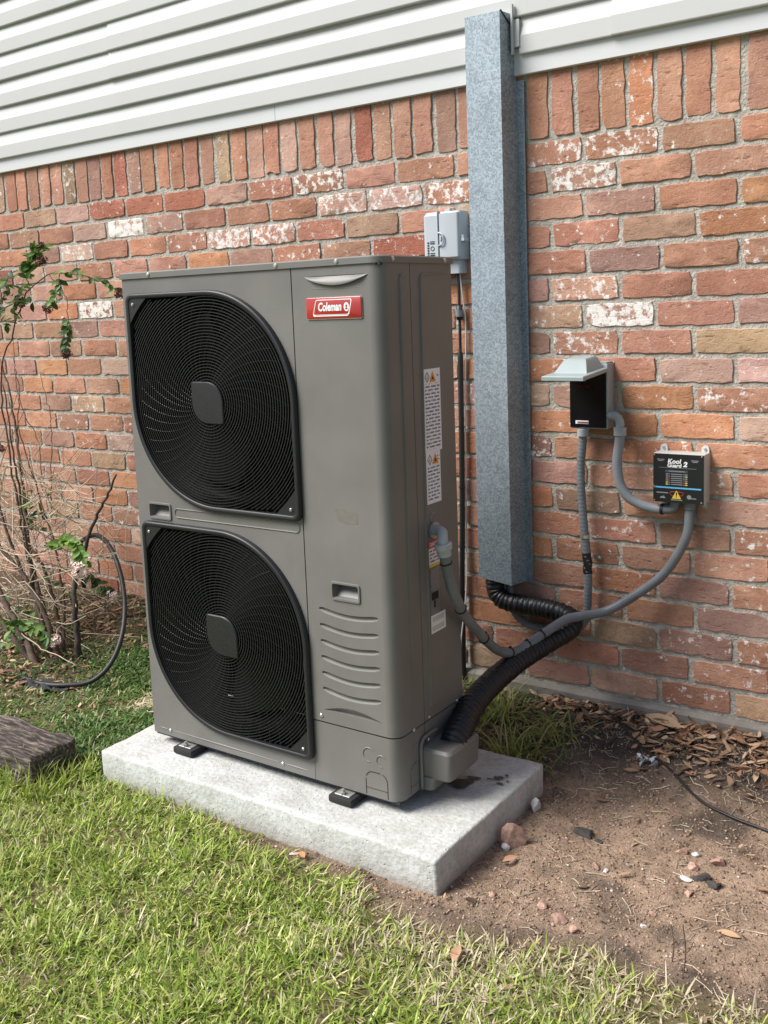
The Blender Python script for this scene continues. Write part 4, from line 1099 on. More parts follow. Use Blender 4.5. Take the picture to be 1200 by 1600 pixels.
# ================================================================ TELECOM BOX AND CABLE
tb = thing('telecom_box', (.483, 0, 1.22), 'pale grey utility box on the bricks behind the heat pump beside the metal channel', 'utility box')
def tl(z, x0, x1, y, r=.010):
    P = [(x0, .0, z)]
    for i in range(5): a = R(180+90*i/4); P.append((x0+r+r*math.cos(a), y+r+r*math.sin(a), z))
    for i in range(5): a = R(270+90*i/4); P.append((x1-r+r*math.cos(a), y+r+r*math.sin(a), z))
    return P+[(x1, .0, z)]
m = MB(); m.loft([tl(1.262, .426, .546, -.052), tl(1.268, .423, .5475, -.058), tl(1.392, .423, .5475, -.058), tl(1.402, .428, .5435, -.050)]); m.build('box_body', TELGREY, tb, 35)
m = MB(); m.loft([tl(1.222, .440, .537, -.040), tl(1.2615, .440, .537, -.040)]); m.build('cable_entry', TELGREY, tb, 35)
m = MB(); m.loft([tl(1.270, .478, .545, -.0615, .006), tl(1.396, .478, .545, -.0615, .006)]); dr = m.build('door', TELGREY, tb, 35)
m = MB(); m.box(.4755, .4775, -.064, -.05, 1.266, 1.405); m.build('hinge_rib', TELGREY, tb)
m = MB(); tube(m, [(.478, -.063, 1.342), (.490, -.066, 1.338), (.497, -.066, 1.330), (.496, -.066, 1.312), (.488, -.066, 1.306), (.479, -.063, 1.304)], .0022, n=20, sides=6); m.box(.484, .490, -.066, -.060, 1.320, 1.330); m.build('latch', TELGREY, tb)
m = MB(); m.box(.541, .556, -.050, -.030, 1.318, 1.332); m.box(.549, .559, -.052, -.026, 1.314, 1.322); m.build('hasp', TELGREY, tb)
m = MB(); m.box(.478, .494, -.02, -.004, 1.402, 1.412); cyl(m, (.486, -.012, 1.410), (.486, -.004, 1.410), .006, 10); m.build('hanging_tab', TELGREY, tb)
pr = MB(); yp = -.0584
for i in range(6): pr.box(.4375, .4435, yp-.0004, yp, 1.274+i*.0075, 1.279+i*.0075)
for z0 in (1.276, 1.310): pr.box(.447, .463, yp-.0004, yp, z0, z0+.0035); pr.box(.447, .463, yp-.0004, yp, z0+.006, z0+.0085)
pr.loft([[(.455+.007*math.cos(R(a)), yp-.0004, 1.297+.007*math.sin(R(a))) for a in range(0, 360, 30)], [(.455+.0048*math.cos(R(a)), yp-.0004, 1.297+.0048*math.sin(R(a))) for a in range(0, 360, 30)]], False, False)
pr.build('printed_mark', BLACKI, tb)
bc = thing('black_cable', (.515, -.02, 1.22), 'black cable hanging down the bricks from the pale utility box with zip ties', 'cable')
Cc = [(.520,-.022,1.225),(.519,-.020,1.12),(.517,-.018,1.0),(.515,-.018,.85),(.513,-.018,.7),(.509,-.018,.5),(.504,-.018,.35),(.500,-.018,.24),(.499,-.018,.1),(.498,-.02,-.06)]
CK, _ = spline(Cc, 90); m = MB(); tube(m, CK, lambda t, a: .0045 if t < .19 else .0085, sides=12, raw=True); m.build('cable', BLKCABLE, bc, True)
for i in (32, 45, 58, 68): zip_ring(CK, i, .0088, bc)
m = MB(); cyl(m, (.5185, -.019, 1.128), (.5175, -.0185, 1.085), .0095, 14); m.build('sleeve', BLKCABLE, bc, True)
m = MB(); cyl(m, (.5182, -.019, 1.115), (.5178, -.0185, 1.095), .0115, 14); m.box(.505, .515, -.022, -.004, 1.098, 1.11); m.build('cable_clip', CONDUIT, bc, 40)
m = MB(); tube(m, [(.524,-.022,1.225),(.529,-.018,1.16),(.534,-.012,1.08),(.532,-.012,.98),(.528,-.012,.9),(.526,-.014,.8),(.5225,-.014,.6),(.519,-.014,.42),(.522,-.03,.25),(.53,-.08,.12),(.55,-.14,.0),(.58,-.17,-.055)], .0023, n=80, sides=6); m.build('thin_wire', WIRE, bc, True)

# ================================================================ PLANTS, HOSE, TIMBER (left)
class Leaves:
    def __init__(s): s.V = []; s.F = []; s.C = []
    def leafblade(s, p, d, up, L, W, c, fold=.35, bend=.25):
        d = np.array(d, float); d /= np.linalg.norm(d); up = np.array(up, float); sd = np.cross(d, up); sd /= max(1e-6, np.linalg.norm(sd)); nn = np.cross(sd, d)
        p = np.array(p, float); b = len(s.V)
        for t, wv in ((0, .08), (.3, .85), (.6, 1), (.85, .55), (1, .02)):
            ctr = p+d*L*t-nn*bend*L*t*t
            s.V += [ctr+sd*W/2*wv+nn*fold*W/2*wv, ctr, ctr-sd*W/2*wv+nn*fold*W/2*wv]
        for i in range(4):
            a = b+i*3; s.F += [(a, a+1, a+4, a+3), (a+1, a+2, a+5, a+4)]
        s.C += [(*c, 1)]*15
    def build(s, name, m, parent=None, **k):
        me = np_mesh(name, np.array(s.V), [np.array(s.F)]); color_attr(me, s.C); return link(name, me, m, parent, True, **k)

sh = thing('flowering_shrub', (-.98, -.42, -.09), 'straggly half-bare shrub with thin twigs and small flowers against the bricks at left', 'shrub')
rs_ = random.Random(21)
def stem(pts, r0, r1, m_, name='stem', n=26):
    q = MB(); C_, L_ = spline(pts, n)
    C_ = C_+np.array([[rs_.gauss(0, .0022) for _ in range(3)] for _ in range(n)]); tube(q, C_, lambda t, a: r0+(r1-r0)*t, sides=7, raw=True)
    q.build(name, m_, sh, True); return C_
S = {}
S['arch'] = stem([(-1.093,-.400,-.10),(-1.233,-.36,.413),(-1.316,-.33,.896),(-1.216,-.33,1.088),(-1.127,-.31,1.237),(-1.023,-.30,1.289),(-.915,-.30,1.291),(-.838,-.28,1.278),(-.768,-.27,1.251),(-.691,-.26,1.219)], .0055, .0014, BARK, n=60)
S['hang'] = stem([(-1.012,-.30,1.289),(-.944,-.31,1.241),(-.90,-.32,1.183),(-.899,-.33,1.094),(-.919,-.33,1.015)], .002, .0012, BARK)
S['up'] = stem([(-1.127,-.31,1.237),(-1.125,-.31,1.306),(-1.071,-.31,1.371),(-1.028,-.31,1.391)], .002, .0012, BARK)
stem([(-.868,-.42,-.11),(-.870,-.42,.081),(-.880,-.40,.205),(-.829,-.38,.336),(-.791,-.36,.428),(-.732,-.35,.512),(-.685,-.34,.588)], .0125, .0035, mat('dark_bark', (.055, .042, .035), rough=.85, var=.4, vscale=50, bump=.5, bscale=120, bdist=.003), n=40)
T1 = [[(-.963,-.43,-.11),(-1.076,-.40,.045),(-1.197,-.35,.215),(-1.279,-.30,.397),(-1.373,-.25,.788),(-1.469,-.22,.986)],
      [(-1.055,-.40,-.1),(-1.124,-.40,.112),(-1.119,-.42,.362),(-1.107,-.45,.677),(-1.129,-.45,.908)],
      [(-1.002,-.50,-.12),(-1.14,-.50,-.02),(-1.282,-.50,.10),(-1.5,-.5,.25)], [(-1.012,-.38,-.124),(-1.122,-.32,.066),(-1.224,-.30,.225),(-1.372,-.30,.312),(-1.55,-.30,.40)],
      [(-.94,-.45,-.11),(-1.02,-.44,.06),(-1.13,-.44,.2),(-1.3,-.46,.36),(-1.48,-.48,.6)], [(-.99,-.4,-.11),(-1.01,-.36,.1),(-1.08,-.33,.3),(-1.2,-.3,.5),(-1.28,-.3,.75)],[(-.97,-.52,-.12),(-1.08,-.5,.0),(-1.22,-.48,.13),(-1.4,-.45,.24),(-1.6,-.45,.36)],[(-1.0,-.44,-.12),(-1.06,-.43,.06),(-1.17,-.42,.22),(-1.26,-.42,.42),(-1.33,-.42,.7),(-1.4,-.42,.95)]]
for q, r_ in zip(T1, (.010, .0075, .013, .009, .011, .006, .014, .008)): stem(q, r_, r_*.3, BARK, n=34)
TW = [[(-1.443,-.20,.652),(-1.396,-.20,.833),(-1.478,-.15,.982),(-1.542,-.10,1.083)],[(-1.25,-.2,.42),(-1.297,-.15,.575),(-1.320,-.12,.673),(-1.354,-.10,.798),(-1.418,-.08,.912)],[(-1.3,-.2,.45),(-1.437,-.10,.639),(-1.507,-.10,.742),(-1.552,-.10,.873),(-1.549,-.10,.978)]]
for q in TW: stem(q, .0026, .0013, BARK)
DT = [[(-1.6,-.3,.43),(-1.433,-.30,.461),(-1.264,-.30,.504),(-1.163,-.30,.526)],[(-1.164,-.30,.519),(-1.005,-.30,.445),(-.908,-.30,.410)],[(-1.112,-.30,.338),(-.956,-.28,.458),(-.820,-.25,.565)],[(-1.057,-.30,.331),(-.892,-.28,.391),(-.712,-.25,.460)],[(-1.328,-.40,.199),(-1.084,-.40,.265),(-.891,-.40,.286)],[(-1.335,-.30,.290),(-1.164,-.30,.382),(-1.003,-.30,.458)],[(-1.145,-.30,.520),(-1.216,-.30,.565),(-1.329,-.30,.608)],[(-1.163,-.30,.531),(-1.091,-.28,.557),(-.979,-.25,.572)],[(-.980,-.35,.143),(-1.05,-.38,.154),(-1.133,-.40,.185)],[(-1.133,-.50,.016),(-.961,-.52,-.022),(-.715,-.55,-.040)],[(-1.177,-.30,.142),(-1.066,-.30,.256),(-.944,-.30,.354)],[(-1.306,-.40,.340),(-1.213,-.40,.299),(-1.113,-.40,.188)]]
for q in DT: stem(q, .0026, .0011, DRYTWIG, n=16)
fine = MB()
for i in range(60):
    a = np.array((rs_.uniform(-1.75, -1.15), rs_.uniform(-.5, -.2), rs_.uniform(.0, .55))); L_ = rs_.uniform(.25, .55); d = np.array((rs_.uniform(.4, 1.), rs_.gauss(0, .2), rs_.gauss(.25, .45))); d /= np.linalg.norm(d)
    if a[0]+d[0]*L_ > -.72: continue
    tube(fine, [a, a+d*L_*.4+np.array((0, 0, rs_.gauss(.02, .03))), a+d*L_*.75+np.array((0, 0, rs_.gauss(.02, .03))), a+d*L_], rs_.uniform(.0011, .0021), n=10, sides=4)
for i in range(420):
    a = np.array((rs_.uniform(-1.55, -.85), rs_.uniform(-.5, -.15), rs_.uniform(-.06, .60)))
    d = np.array((rs_.gauss(0, 1), rs_.gauss(0, .5), rs_.gauss(.3, .6))); d /= np.linalg.norm(d); L_ = rs_.uniform(.06, .26)
    k = np.array([rs_.gauss(0, .012) for _ in range(3)])
    if a[2]+d[2]*L_ < -.05: continue
    tube(fine, [a, a+d*L_*.5+k, a+d*L_], rs_.uniform(.0008, .0018), n=6, sides=4)
fine.build('fine_twigs', DRYTWIG, sh, kind='stuff')
lv = Leaves()
G1 = [(.085, .17, .035), (.12, .22, .045), (.06, .13, .03), (.17, .27, .06)]; G2 = [(.045, .10, .03), (.06, .12, .035), (.035, .075, .025)]
def spray(C_, t0, t1, step, L0, pal):
    n = len(C_); i = int(t0*n)
    seglen = np.linalg.norm(np.diff(C_, axis=0), axis=1).mean(); st = max(1, int(step/seglen))
    sgn = 1
    while i < int(t1*n)-1:
        T_ = C_[min(i+1, n-1)]-C_[i]; T_ /= np.linalg.norm(T_)+1e-9
        for s_ in (1, -1):
            sd = np.cross(T_, (0, 0, 1.)); sd /= np.linalg.norm(sd)+1e-9
            d = T_*.55+sd*s_*.7+np.array([rs_.gauss(0, .25) for _ in range(3)])+np.array((0, -.25, .05))
            lv.leafblade(C_[i], d, (.45+rs_.gauss(0, .25), -.8+rs_.gauss(0, .2), .7), L0*rs_.uniform(.95, 1.5), L0*rs_.uniform(.6, .85), rs_.choice(pal))
        i += st
spray(S['arch'], .84, 1.0, .014, .027, G1); spray(S['hang'], .62, 1.0, .014, .026, G2+G1[:1]); spray(S['up'], .2, 1.0, .012, .03, G1)
sub = stem([(-.96,-.30,1.295),(-.955,-.31,1.25),(-.97,-.32,1.20),(-.99,-.33,1.175)], .0015, .001, BARK, n=14); spray(sub, .2, 1, .012, .026, G1)
sp1 = stem([(-1.12,-.40,.26),(-1.023,-.40,.300),(-.931,-.41,.343),(-.848,-.42,.342),(-.788,-.43,.305),(-.786,-.43,.271)], .0022, .0012, BARK, n=40); spray(sp1, .3, 1.0, .011, .030, [(.16, .30, .05), (.21, .36, .07), (.12, .24, .04)])
sp2 = stem([(-1.172,-.50,.010),(-1.073,-.50,.038),(-.982,-.50,.028),(-.906,-.50,.0)], .002, .001, BARK, n=24); spray(sp2, .1, 1, .014, .03, G1)
sp3 = stem([(-1.05,-.32,.20),(-.95,-.31,.19),(-.87,-.30,.16),(-.811,-.30,.129)], .002, .001, BARK, n=24); spray(sp3, .4, 1, .014, .024, G2)
for (cx_, cy_, cz_, n_, pal, sp_) in ((-1.2, -.4, .02, 22, G1, .07), (-1.12, -.5, .0, 14, G1, .05), (-1.15, -.34, 1.26, 14, G1, .03), (-1.22, -.35, 1.24, 34, G2, .05), (-1.18, -.35, 1.19, 20, G2+G1[:1], .045), (-1.23, -.35, 1.13, 8, G1, .02), (-1.245, -.3, .43, 12, G1, .03), (-1.26, -.3, .36, 10, G1, .03), (-1.05, -.33, .17, 14, G2, .05), (-1.13, -.31, .40, 10, G2, .06), (-1.2, -.45, -.02, 16, G1, .06), (-1.08, -.31, 1.36, 8, G1, .025), (-1.3, -.35, 1.2, 20, G2, .06)):
    for _ in range(n_):
        lv.leafblade((rs_.gauss(cx_, sp_), rs_.gauss(cy_, sp_*.7), rs_.gauss(cz_, sp_*.8)), (rs_.gauss(0, 1), rs_.gauss(-.4, .6), rs_.gauss(-.1, .5)), (rs_.gauss(0, .3), rs_.gauss(-.4, .3), 1), rs_.uniform(.028, .044), rs_.uniform(.017, .026), rs_.choice(pal))
lv.build('foliage', LEAF, sh)
stem([(-1.3,-.36,1.0),(-1.26,-.35,1.15),(-1.2,-.35,1.25)], .002, .001, BARK, n=14)
FLT = mat('flower_blush', (.85, .66, .60), rough=.6, var=.2, vscale=200); FLD = mat('flower_dry', (.14, .055, .035), rough=.8, var=.4, vscale=200)
def flower(p, r, n_, m_, nm):
    q = MB()
    for _ in range(n_):
        d = np.array([rs_.gauss(0, 1) for _ in range(3)]); d /= np.linalg.norm(d); c_ = np.array(p)+d*r*rs_.uniform(.3, 1); s_ = rs_.uniform(.006, .0105)
        u = np.cross(d, (.3, .2, 1)); u /= np.linalg.norm(u); w_ = np.cross(d, u)
        for k in range(4):
            a = k*math.pi/2+rs_.uniform(0, .4); e = u*math.cos(a)+w_*math.sin(a); g_ = np.cross(d, e)
            q.add([c_, c_+e*s_*.6+g_*s_*.35+d*s_*.3, c_+e*s_*1.1+d*s_*.35, c_+e*s_*.6-g_*s_*.35+d*s_*.3], [(0, 1, 2, 3)])
    q.build(nm, m_, sh)
for p, r, n_, m_ in (((-.778,-.455,.262), .024, 34, FLT), ((-.806,-.30,.125), .018, 20, FLT), ((-.894,-.50,.004), .018, 20, FLT), ((-1.273,-.45,.08), .022, 20, FLT), ((-1.155,-.33,1.198), .016, 26, FLD), ((-1.0,-.33,1.172), .012, 20, FLD), ((-1.051,-.30,1.345), .014, 22, FLD), ((-1.035,-.31,1.395), .009, 10, FLD), ((-.918,-.33,1.008), .013, 24, FLD), ((-.695,-.26,1.212), .012, 18, FLD), ((-1.257,-.40,.663), .016, 18, FLD)):
    flower(p, r*1.5, int(n_*1.7), m_, 'flower_cluster')

m = MB(); tube(m, [(-1.22,-.10,.05),(-1.235,-.12,.182),(-1.174,-.14,.251),(-1.023,-.18,.306),(-.874,-.24,.288),(-.756,-.30,.219),(-.661,-.37,.133),(-.606,-.44,.047),(-.598,-.505,-.030),(-.635,-.56,-.078),(-.70,-.61,-.086),(-.79,-.64,-.088),(-.92,-.63,-.09)], .0085, n=90, sides=12)
m.build('garden_hose', HOSE, None, True, label='stiff black hose arching out of the ground beside the shrub', cat='hose')
# black cloth scrap at the hose end
me = bpy.data.meshes.new('cloth'); bm = bmesh.new(); bmesh.ops.create_grid(bm, x_segments=18, y_segments=12, size=1)
for v in bm.verts:
    x, y = v.co.x, v.co.y; px, py = -.78+x*.07+.02*y, -.65+y*.035
    v.co = Vector((px+.01*math.sin(y*9), py, float(gz(px, py))+.008+.009*math.sin(x*6+y*3)*math.cos(y*5)+.012*(float(vnoise(x, y, 4, 2))-.5)))
bm.to_mesh(me); bm.free(); link('fabric_scrap', me, mat('weed_cloth', (.022, .022, .024), rough=.8, bump=.3, bscale=150), None, True, label='crumpled black ground cloth scrap where the hose meets the ground', cat='cloth')

# landscape timber
bm = bmesh.new(); me = rbox(-1.35, -.198, -1.118, -.958, -.125, -.021, .010, 2); bm.from_mesh(me)
bmesh.ops.subdivide_edges(bm, edges=[e for e in bm.edges if e.calc_length() > .05], cuts=7, use_grid_fill=True)
bmesh.ops.subdivide_edges(bm, edges=[e for e in bm.edges if e.calc_length() > .06], cuts=3, use_grid_fill=True)
for v in bm.verts:
    a = float(vnoise(v.co.x*.6, v.co.y*3+v.co.z*3, 14, 7))-.5; b = float(vnoise(v.co.x, v.co.y+v.co.z, 30, 8))-.5
    en = float(sm(-.30, -.2, v.co.x))
    v.co.z += (a*.012+b*.009)*(1+.5*en); v.co.y += b*.009; v.co.x += en*(a*.014+b*.012)
me = bpy.data.meshes.new('landscape_timber'); bm.to_mesh(me); bm.free()
link('landscape_timber', me, TIMBER, None, 50, label='weathered dark grey wooden landscape timber lying in the grass at left', cat='timber')

# ================================================================ GRASS AND LITTER
def blades(n, xs_, ys_, Lr, Wr, pal, wts, lean=(.35, 1.25), lift=0., keep=None, colf=None):
    x = rng.uniform(*xs_, n); y = rng.uniform(*ys_, n)
    if keep is not None:
        k = keep(x, y); x, y = x[k], y[k]
    n = len(x); z = gz(x, y)-.004+lift*rng.random(n)
    az = rng.uniform(0, 2*np.pi, n); ln = rng.uniform(*lean, n); L = rng.uniform(*Lr, n)*(.75+.5*vnoise(x, y, 6, 12)); W = rng.uniform(*Wr, n)
    cv = rng.uniform(.1, .9, n)
    d = np.stack([np.cos(az), np.sin(az), np.zeros(n)], 1); sd = np.stack([-np.sin(az), np.cos(az), rng.uniform(-.5, .5, n)], 1)
    ts = [0, .38, .72, 1.]; ws = [.75, 1., .75, .0]
    P = np.stack([x, y, z], 1); rows = []
    pos = P.copy(); prev = 0
    for t, w_ in zip(ts, ws):
        a = ln+cv*t; step = (t-prev)*L; prev = t
        pos = pos+d*(np.sin(a)*step)[:, None]; pos[:, 2] += np.cos(a)*step
        if w_ > 0: rows += [pos-sd*(W*w_/2)[:, None], pos+sd*(W*w_/2)[:, None]]
        else: rows.append(pos.copy())
    V = np.stack(rows, 1)                       # n,7,3
    gmin = (gz(x, y)+.001)[:, None]; V[:, :, 2] = np.maximum(V[:, :, 2], gmin-.006)
    ci = rng.choice(len(pal), n, p=np.array(wts)/np.sum(wts)); C = np.array(pal)[ci]*rng.uniform(.85, 1.4, (n, 1))
    if colf is not None: C = colf(x, y, C)
    b = (np.arange(n)*7)[:, None]
    Q = np.concatenate([b+np.array([[0, 1, 3, 2]]), b+np.array([[2, 3, 5, 4]])]); T = b+np.array([[4, 5, 6]])
    CV = np.repeat(C, 7, 0); shade = np.tile(np.array([.55, .55, .85, .85, 1, 1, 1.05]), n)[:, None]
    base = np.array([.42, .38, .17])
    return V.reshape(-1, 3), Q, T, np.concatenate([CV, np.ones((len(CV), 1))], 1)
def merge(name, parts, m, **k):
    Vs, Fs, Cs, off = [], [[], []], [], 0
    for V, Q, T, C in parts:
        Vs.append(V); Fs[0].append(Q+off); Fs[1].append(T+off); Cs.append(C); off += len(V)
    me = np_mesh(name, np.concatenate(Vs), [np.concatenate(Fs[0]), np.concatenate(Fs[1])]); color_attr(me, np.concatenate(Cs)); return link(name, me, m, None, True, **k)
GP = [(.17, .255, .042), (.27, .37, .062), (.37, .45, .092), (.48, .485, .15), (.66, .59, .33), (.74, .67, .47)]
STR = np.array([.64, .56, .38])
def straw(x, y, C):
    e = y-lawn_edge(x)
    k = sm(-.34, -.03, e+.14*(vnoise(x, y, 9, 20)-.5))*sm(.75, 1.0, x)
    k = np.maximum(k*.85, .8*sm(.62, .8, vnoise(x, y, 3.2, 21)))
    q = rng.random(len(x)) < k*.8
    C = C.copy(); C[q] = STR*rng.uniform(.65, 1.2, (q.sum(), 1)); return C
def notpad(x, y): return ~((x > -.09) & (x < .99) & (y > -.98) & (y < -.445)) & ~((x < -.17) & (y > -1.155) & (y < -.95))
def inlawn(x, y):
    e = y-lawn_edge(x); th = -.004-.05*vnoise(x, y, 22, 22)*(x > .5)+.015
    dens = .45+.55*sm(.25, .5, vnoise(x, y, 10, 23)); dens = np.where(e > -.10, dens*np.where(x > .6, .6, .95), dens)
    return (e < th) & notpad(x, y) & (rng.random(len(x)) < dens)
parts = [blades(150000, (-1.0, 2.1), (-1.95, -.9), (.016, .044), (.0019, .0042), GP, (22, 28, 24, 12, 9, 5), keep=inlawn, colf=straw),
         blades(7000, (-1.0, 2.1), (-1.95, -.9), (.035, .062), (.0026, .0042), GP, (20, 30, 30, 12, 5, 3), lean=(.15, .8), keep=inlawn, colf=straw),
         blades(42000, (-1.0, 2.1), (-1.95, -.9), (.015, .05), (.0015, .0030), [(.45, .38, .22), (.55, .48, .32), (.33, .27, .14)], (4, 3, 3), lean=(1.1, 1.6), keep=inlawn),
         blades(60000, (-4, 4.5), (-4.5, -1.9), (.03, .06), (.004, .007), GP, (22, 28, 24, 12, 9, 5), keep=inlawn),
         blades(14000, (2.1, 4.5), (-1.9, -.9), (.03, .06), (.004, .007), GP, (22, 28, 24, 12, 9, 5), keep=inlawn),
         blades(14000, (-4, -1.0), (-1.9, -.9), (.03, .06), (.004, .007), GP, (22, 28, 24, 12, 9, 5), keep=inlawn)]
merge('lawn_grass', parts, BLADE, label='short yellow-green lawn grass in front of the slab', cat='grass', kind='stuff')
def cover(x, y):
    k = .45+.55*sm(.25, .45, vnoise(x, y, 5, 30)); k = k*(1-.8*sm(-.62, -.85, x)*sm(-.78, -.66, y))*np.where(y > -.12, .4, 1)
    return notpad(x, y) & (rng.random(len(x)) < k) & (y > lawn_edge(x)-.03)
DG = [(.07, .145, .038), (.105, .20, .048), (.16, .26, .06), (.25, .30, .095), (.5, .43, .27)]
parts = [blades(85000, (-1.5, -.06), (-1.0, -.02), (.014, .042), (.003, .0055), DG, (26, 28, 22, 12, 9), lean=(.5, 1.4), keep=cover),
         blades(4000, (-1.5, -.06), (-1.0, -.02), (.02, .05), (.0018, .003), [(.5, .43, .28), (.38, .31, .18)], (1, 1), lean=(1.2, 1.6), keep=lambda x, y: notpad(x, y) & (y > lawn_edge(x))),
         blades(1100, (-.40, -.16), (-.62, -.40), (.03, .06), (.002, .0035), [(.68, .60, .44), (.55, .47, .32)], (2, 1), lean=(1.0, 1.5), lift=.015),
         blades(260, (-.45, -.16), (-1.16, -1.10), (.05, .10), (.003, .0045), GP[:4]+[(.45, .4, .22)], (1, 2, 2, 1, 1), lean=(.1, .9)),
         blades(240, (-.19, -.12), (-1.14, -.94), (.04, .09), (.003, .0045), GP[:4]+[(.45, .4, .22)], (1, 2, 2, 1, 1), lean=(.1, .9)),
         blades(2600, (-.08, 1.0), (-.44, -.03), (.02, .05), (.003, .005), DG, (20, 25, 25, 18, 9), keep=lambda x, y: rng.random(len(x)) < sm(1.05, .7, x))]
merge('ground_cover', parts, BLADE, label='low dark green weeds covering the ground between the slab and shrub', cat='weeds', kind='stuff')
# clover-like round leaves among the weeds
cl = Leaves(); rc = random.Random(4)
for _ in range(3200):
    x, y = rc.uniform(-.95, -.1), rc.uniform(-.95, -.08)
    if vnoise(x, y, 5, 30) < .38 or not bool(notpad(np.array([x]), np.array([y]))[0]): continue
    z = float(gz(x, y))+rc.uniform(.004, .022)
    cl.leafblade((x, y, z), (rc.gauss(0, 1), rc.gauss(0, 1), rc.uniform(-.1, .4)), (rc.gauss(0, .3), rc.gauss(0, .3), 1), rc.uniform(.008, .016), rc.uniform(.007, .012), rc.choice([(.05, .11, .035), (.07, .15, .045), (.10, .19, .06)]))
cl.build('clover_leaves', LEAF, label='small round clover leaves among weeds left of the slab', cat='weeds', kind='stuff')

# strap-leaved tuft behind the unit
def tuft(cx, cy, n, L0, label, seed):
    t_ = Leaves(); q = random.Random(seed)
    V, F, C = [], [], []
    for _ in range(n):
        a = q.uniform(0, 2*math.pi); L = L0*q.uniform(.5, 1.15); el0 = q.uniform(.5, 1.35); W = q.uniform(.0035, .006)
        p = np.array((cx+q.gauss(0, .035), cy+q.gauss(0, .03), 0.)); p[2] = float(gz(p[0], p[1]))-.005
        c_ = q.choice([(.40, .43, .12), (.50, .50, .18), (.30, .36, .09), (.62, .55, .28), (.24, .30, .08)]); b = len(V)
        sd = np.array((-math.sin(a), math.cos(a), 0)); N_ = 6
        for i in range(N_+1):
            t = i/N_; w_ = W*(1-t**2)*.5+.0002; e = el0-2.0*t*t*q.uniform(.8, 1.1)
            V += [p-sd*w_, p+sd*w_]; C += [(*c_, 1)]*2
            p = p+np.array((math.cos(a)*math.cos(e), math.sin(a)*math.cos(e), math.sin(e)))*L/N_
            p[2] = max(p[2], float(gz(p[0], p[1]))+.002)
        for i in range(N_): k = b+2*i; F.append((k, k+1, k+3, k+2))
    me = np_mesh('grass_tuft', np.array(V), [np.array(F)]); color_attr(me, C)
    link('grass_tuft', me, BLADE, None, True, label=label, cat='grass tuft', group='strap-leaved tufts behind the slab')
tuft(.70, -.17, 110, .16, 'yellow-green strap-leaved grass tuft against the wall under the pipe bend', 1)
tuft(.84, -.33, 110, .15, 'yellow-green grass tuft at the slab edge under the black pipe wrap', 2)
tuft(.90, -.22, 60, .13, 'smallest yellow-green grass tuft nearest the dead leaves', 3)

# dead leaves along the wall
LC_ = [(.36, .225, .135), (.48, .31, .19), (.24, .15, .095), (.15, .10, .07), (.56, .40, .26), (.40, .21, .12)]
ll = Leaves(); rl = random.Random(9)
def drop(n, fx, Lr, pal=LC_):
    for _ in range(n):
        x, y = fx()
        if -.1 < x < 1.0 and -.99 < y < -.44: continue
        z = float(gz(x, y))+rl.uniform(.001, .016)
        L = rl.uniform(*Lr)
        kf = rl.uniform(.7, 1.2)
        ll.leafblade((x, y, z), (rl.gauss(0, 1), rl.gauss(0, 1), rl.gauss(0, .22)), (rl.gauss(0, .45), rl.gauss(0, .45), 1), L, L*rl.uniform(.22, .42), [v*kf for v in rl.choice(pal)], fold=rl.uniform(-.4, .7), bend=rl.uniform(-.3, .35))
drop(1500, lambda: (rl.uniform(.80, 2.2), -.012-abs(rl.gauss(0, .075))), (.018, .05))
drop(420, lambda: (rl.uniform(1.12, 2.2), -.12-abs(rl.gauss(0, .09))), (.015, .042))
drop(220, lambda: (rl.uniform(.45, .95), rl.uniform(-.42, -.02)), (.015, .04))
drop(1500, lambda: (rl.gauss(-1.12, .26), rl.uniform(-.78, -.03)), (.012, .040))
drop(40, lambda: (rl.uniform(.8, 1.7), rl.uniform(-.98, -.4)), (.012, .03))
drop(520, lambda: (rl.uniform(.98, 1.9), rl.uniform(-1.03, -.2)), (.004, .014), [(.07, .055, .045), (.12, .085, .06), (.30, .21, .14), (.05, .04, .035)])
drop(60, lambda: (rl.uniform(.5, 1.7), rl.uniform(-1.25, -.98)), (.010, .028))
ll.build('leaf_litter', LITTER, label='brown dead leaves scattered along the foot of the brick wall', cat='leaf litter', kind='stuff')
# fine twigs and straw on the soil
tw = MB(); rt = random.Random(14)
for _ in range(620):
    q = rt.random()
    if q < .32: x, y = rt.uniform(.95, 1.75), rt.uniform(-1.0, -.12)
    elif q < .5: x, y = rt.uniform(1.0, 1.7), -.05-abs(rt.gauss(0, .12))
    else: x, y = rt.uniform(-1.6, -.6), rt.uniform(-.75, -.05)
    a = rt.uniform(0, 6.28); L = rt.uniform(.012, .055); k = rt.gauss(0, .006); P = []
    for t in (-.5, 0, .5):
        xx, yy = x+math.cos(a)*L*t-math.sin(a)*k*(1-abs(2*t)), y+math.sin(a)*L*t+math.cos(a)*k*(1-abs(2*t)); P.append((xx, yy, float(gz(xx, yy))+.0022))
    tube(tw, P, rt.uniform(.0005, .0012), sides=4, raw=True)
tw.build('twig_litter', DRYTWIG, label='short dry straws and twigs strewn on the bare soil', cat='twigs', kind='stuff')

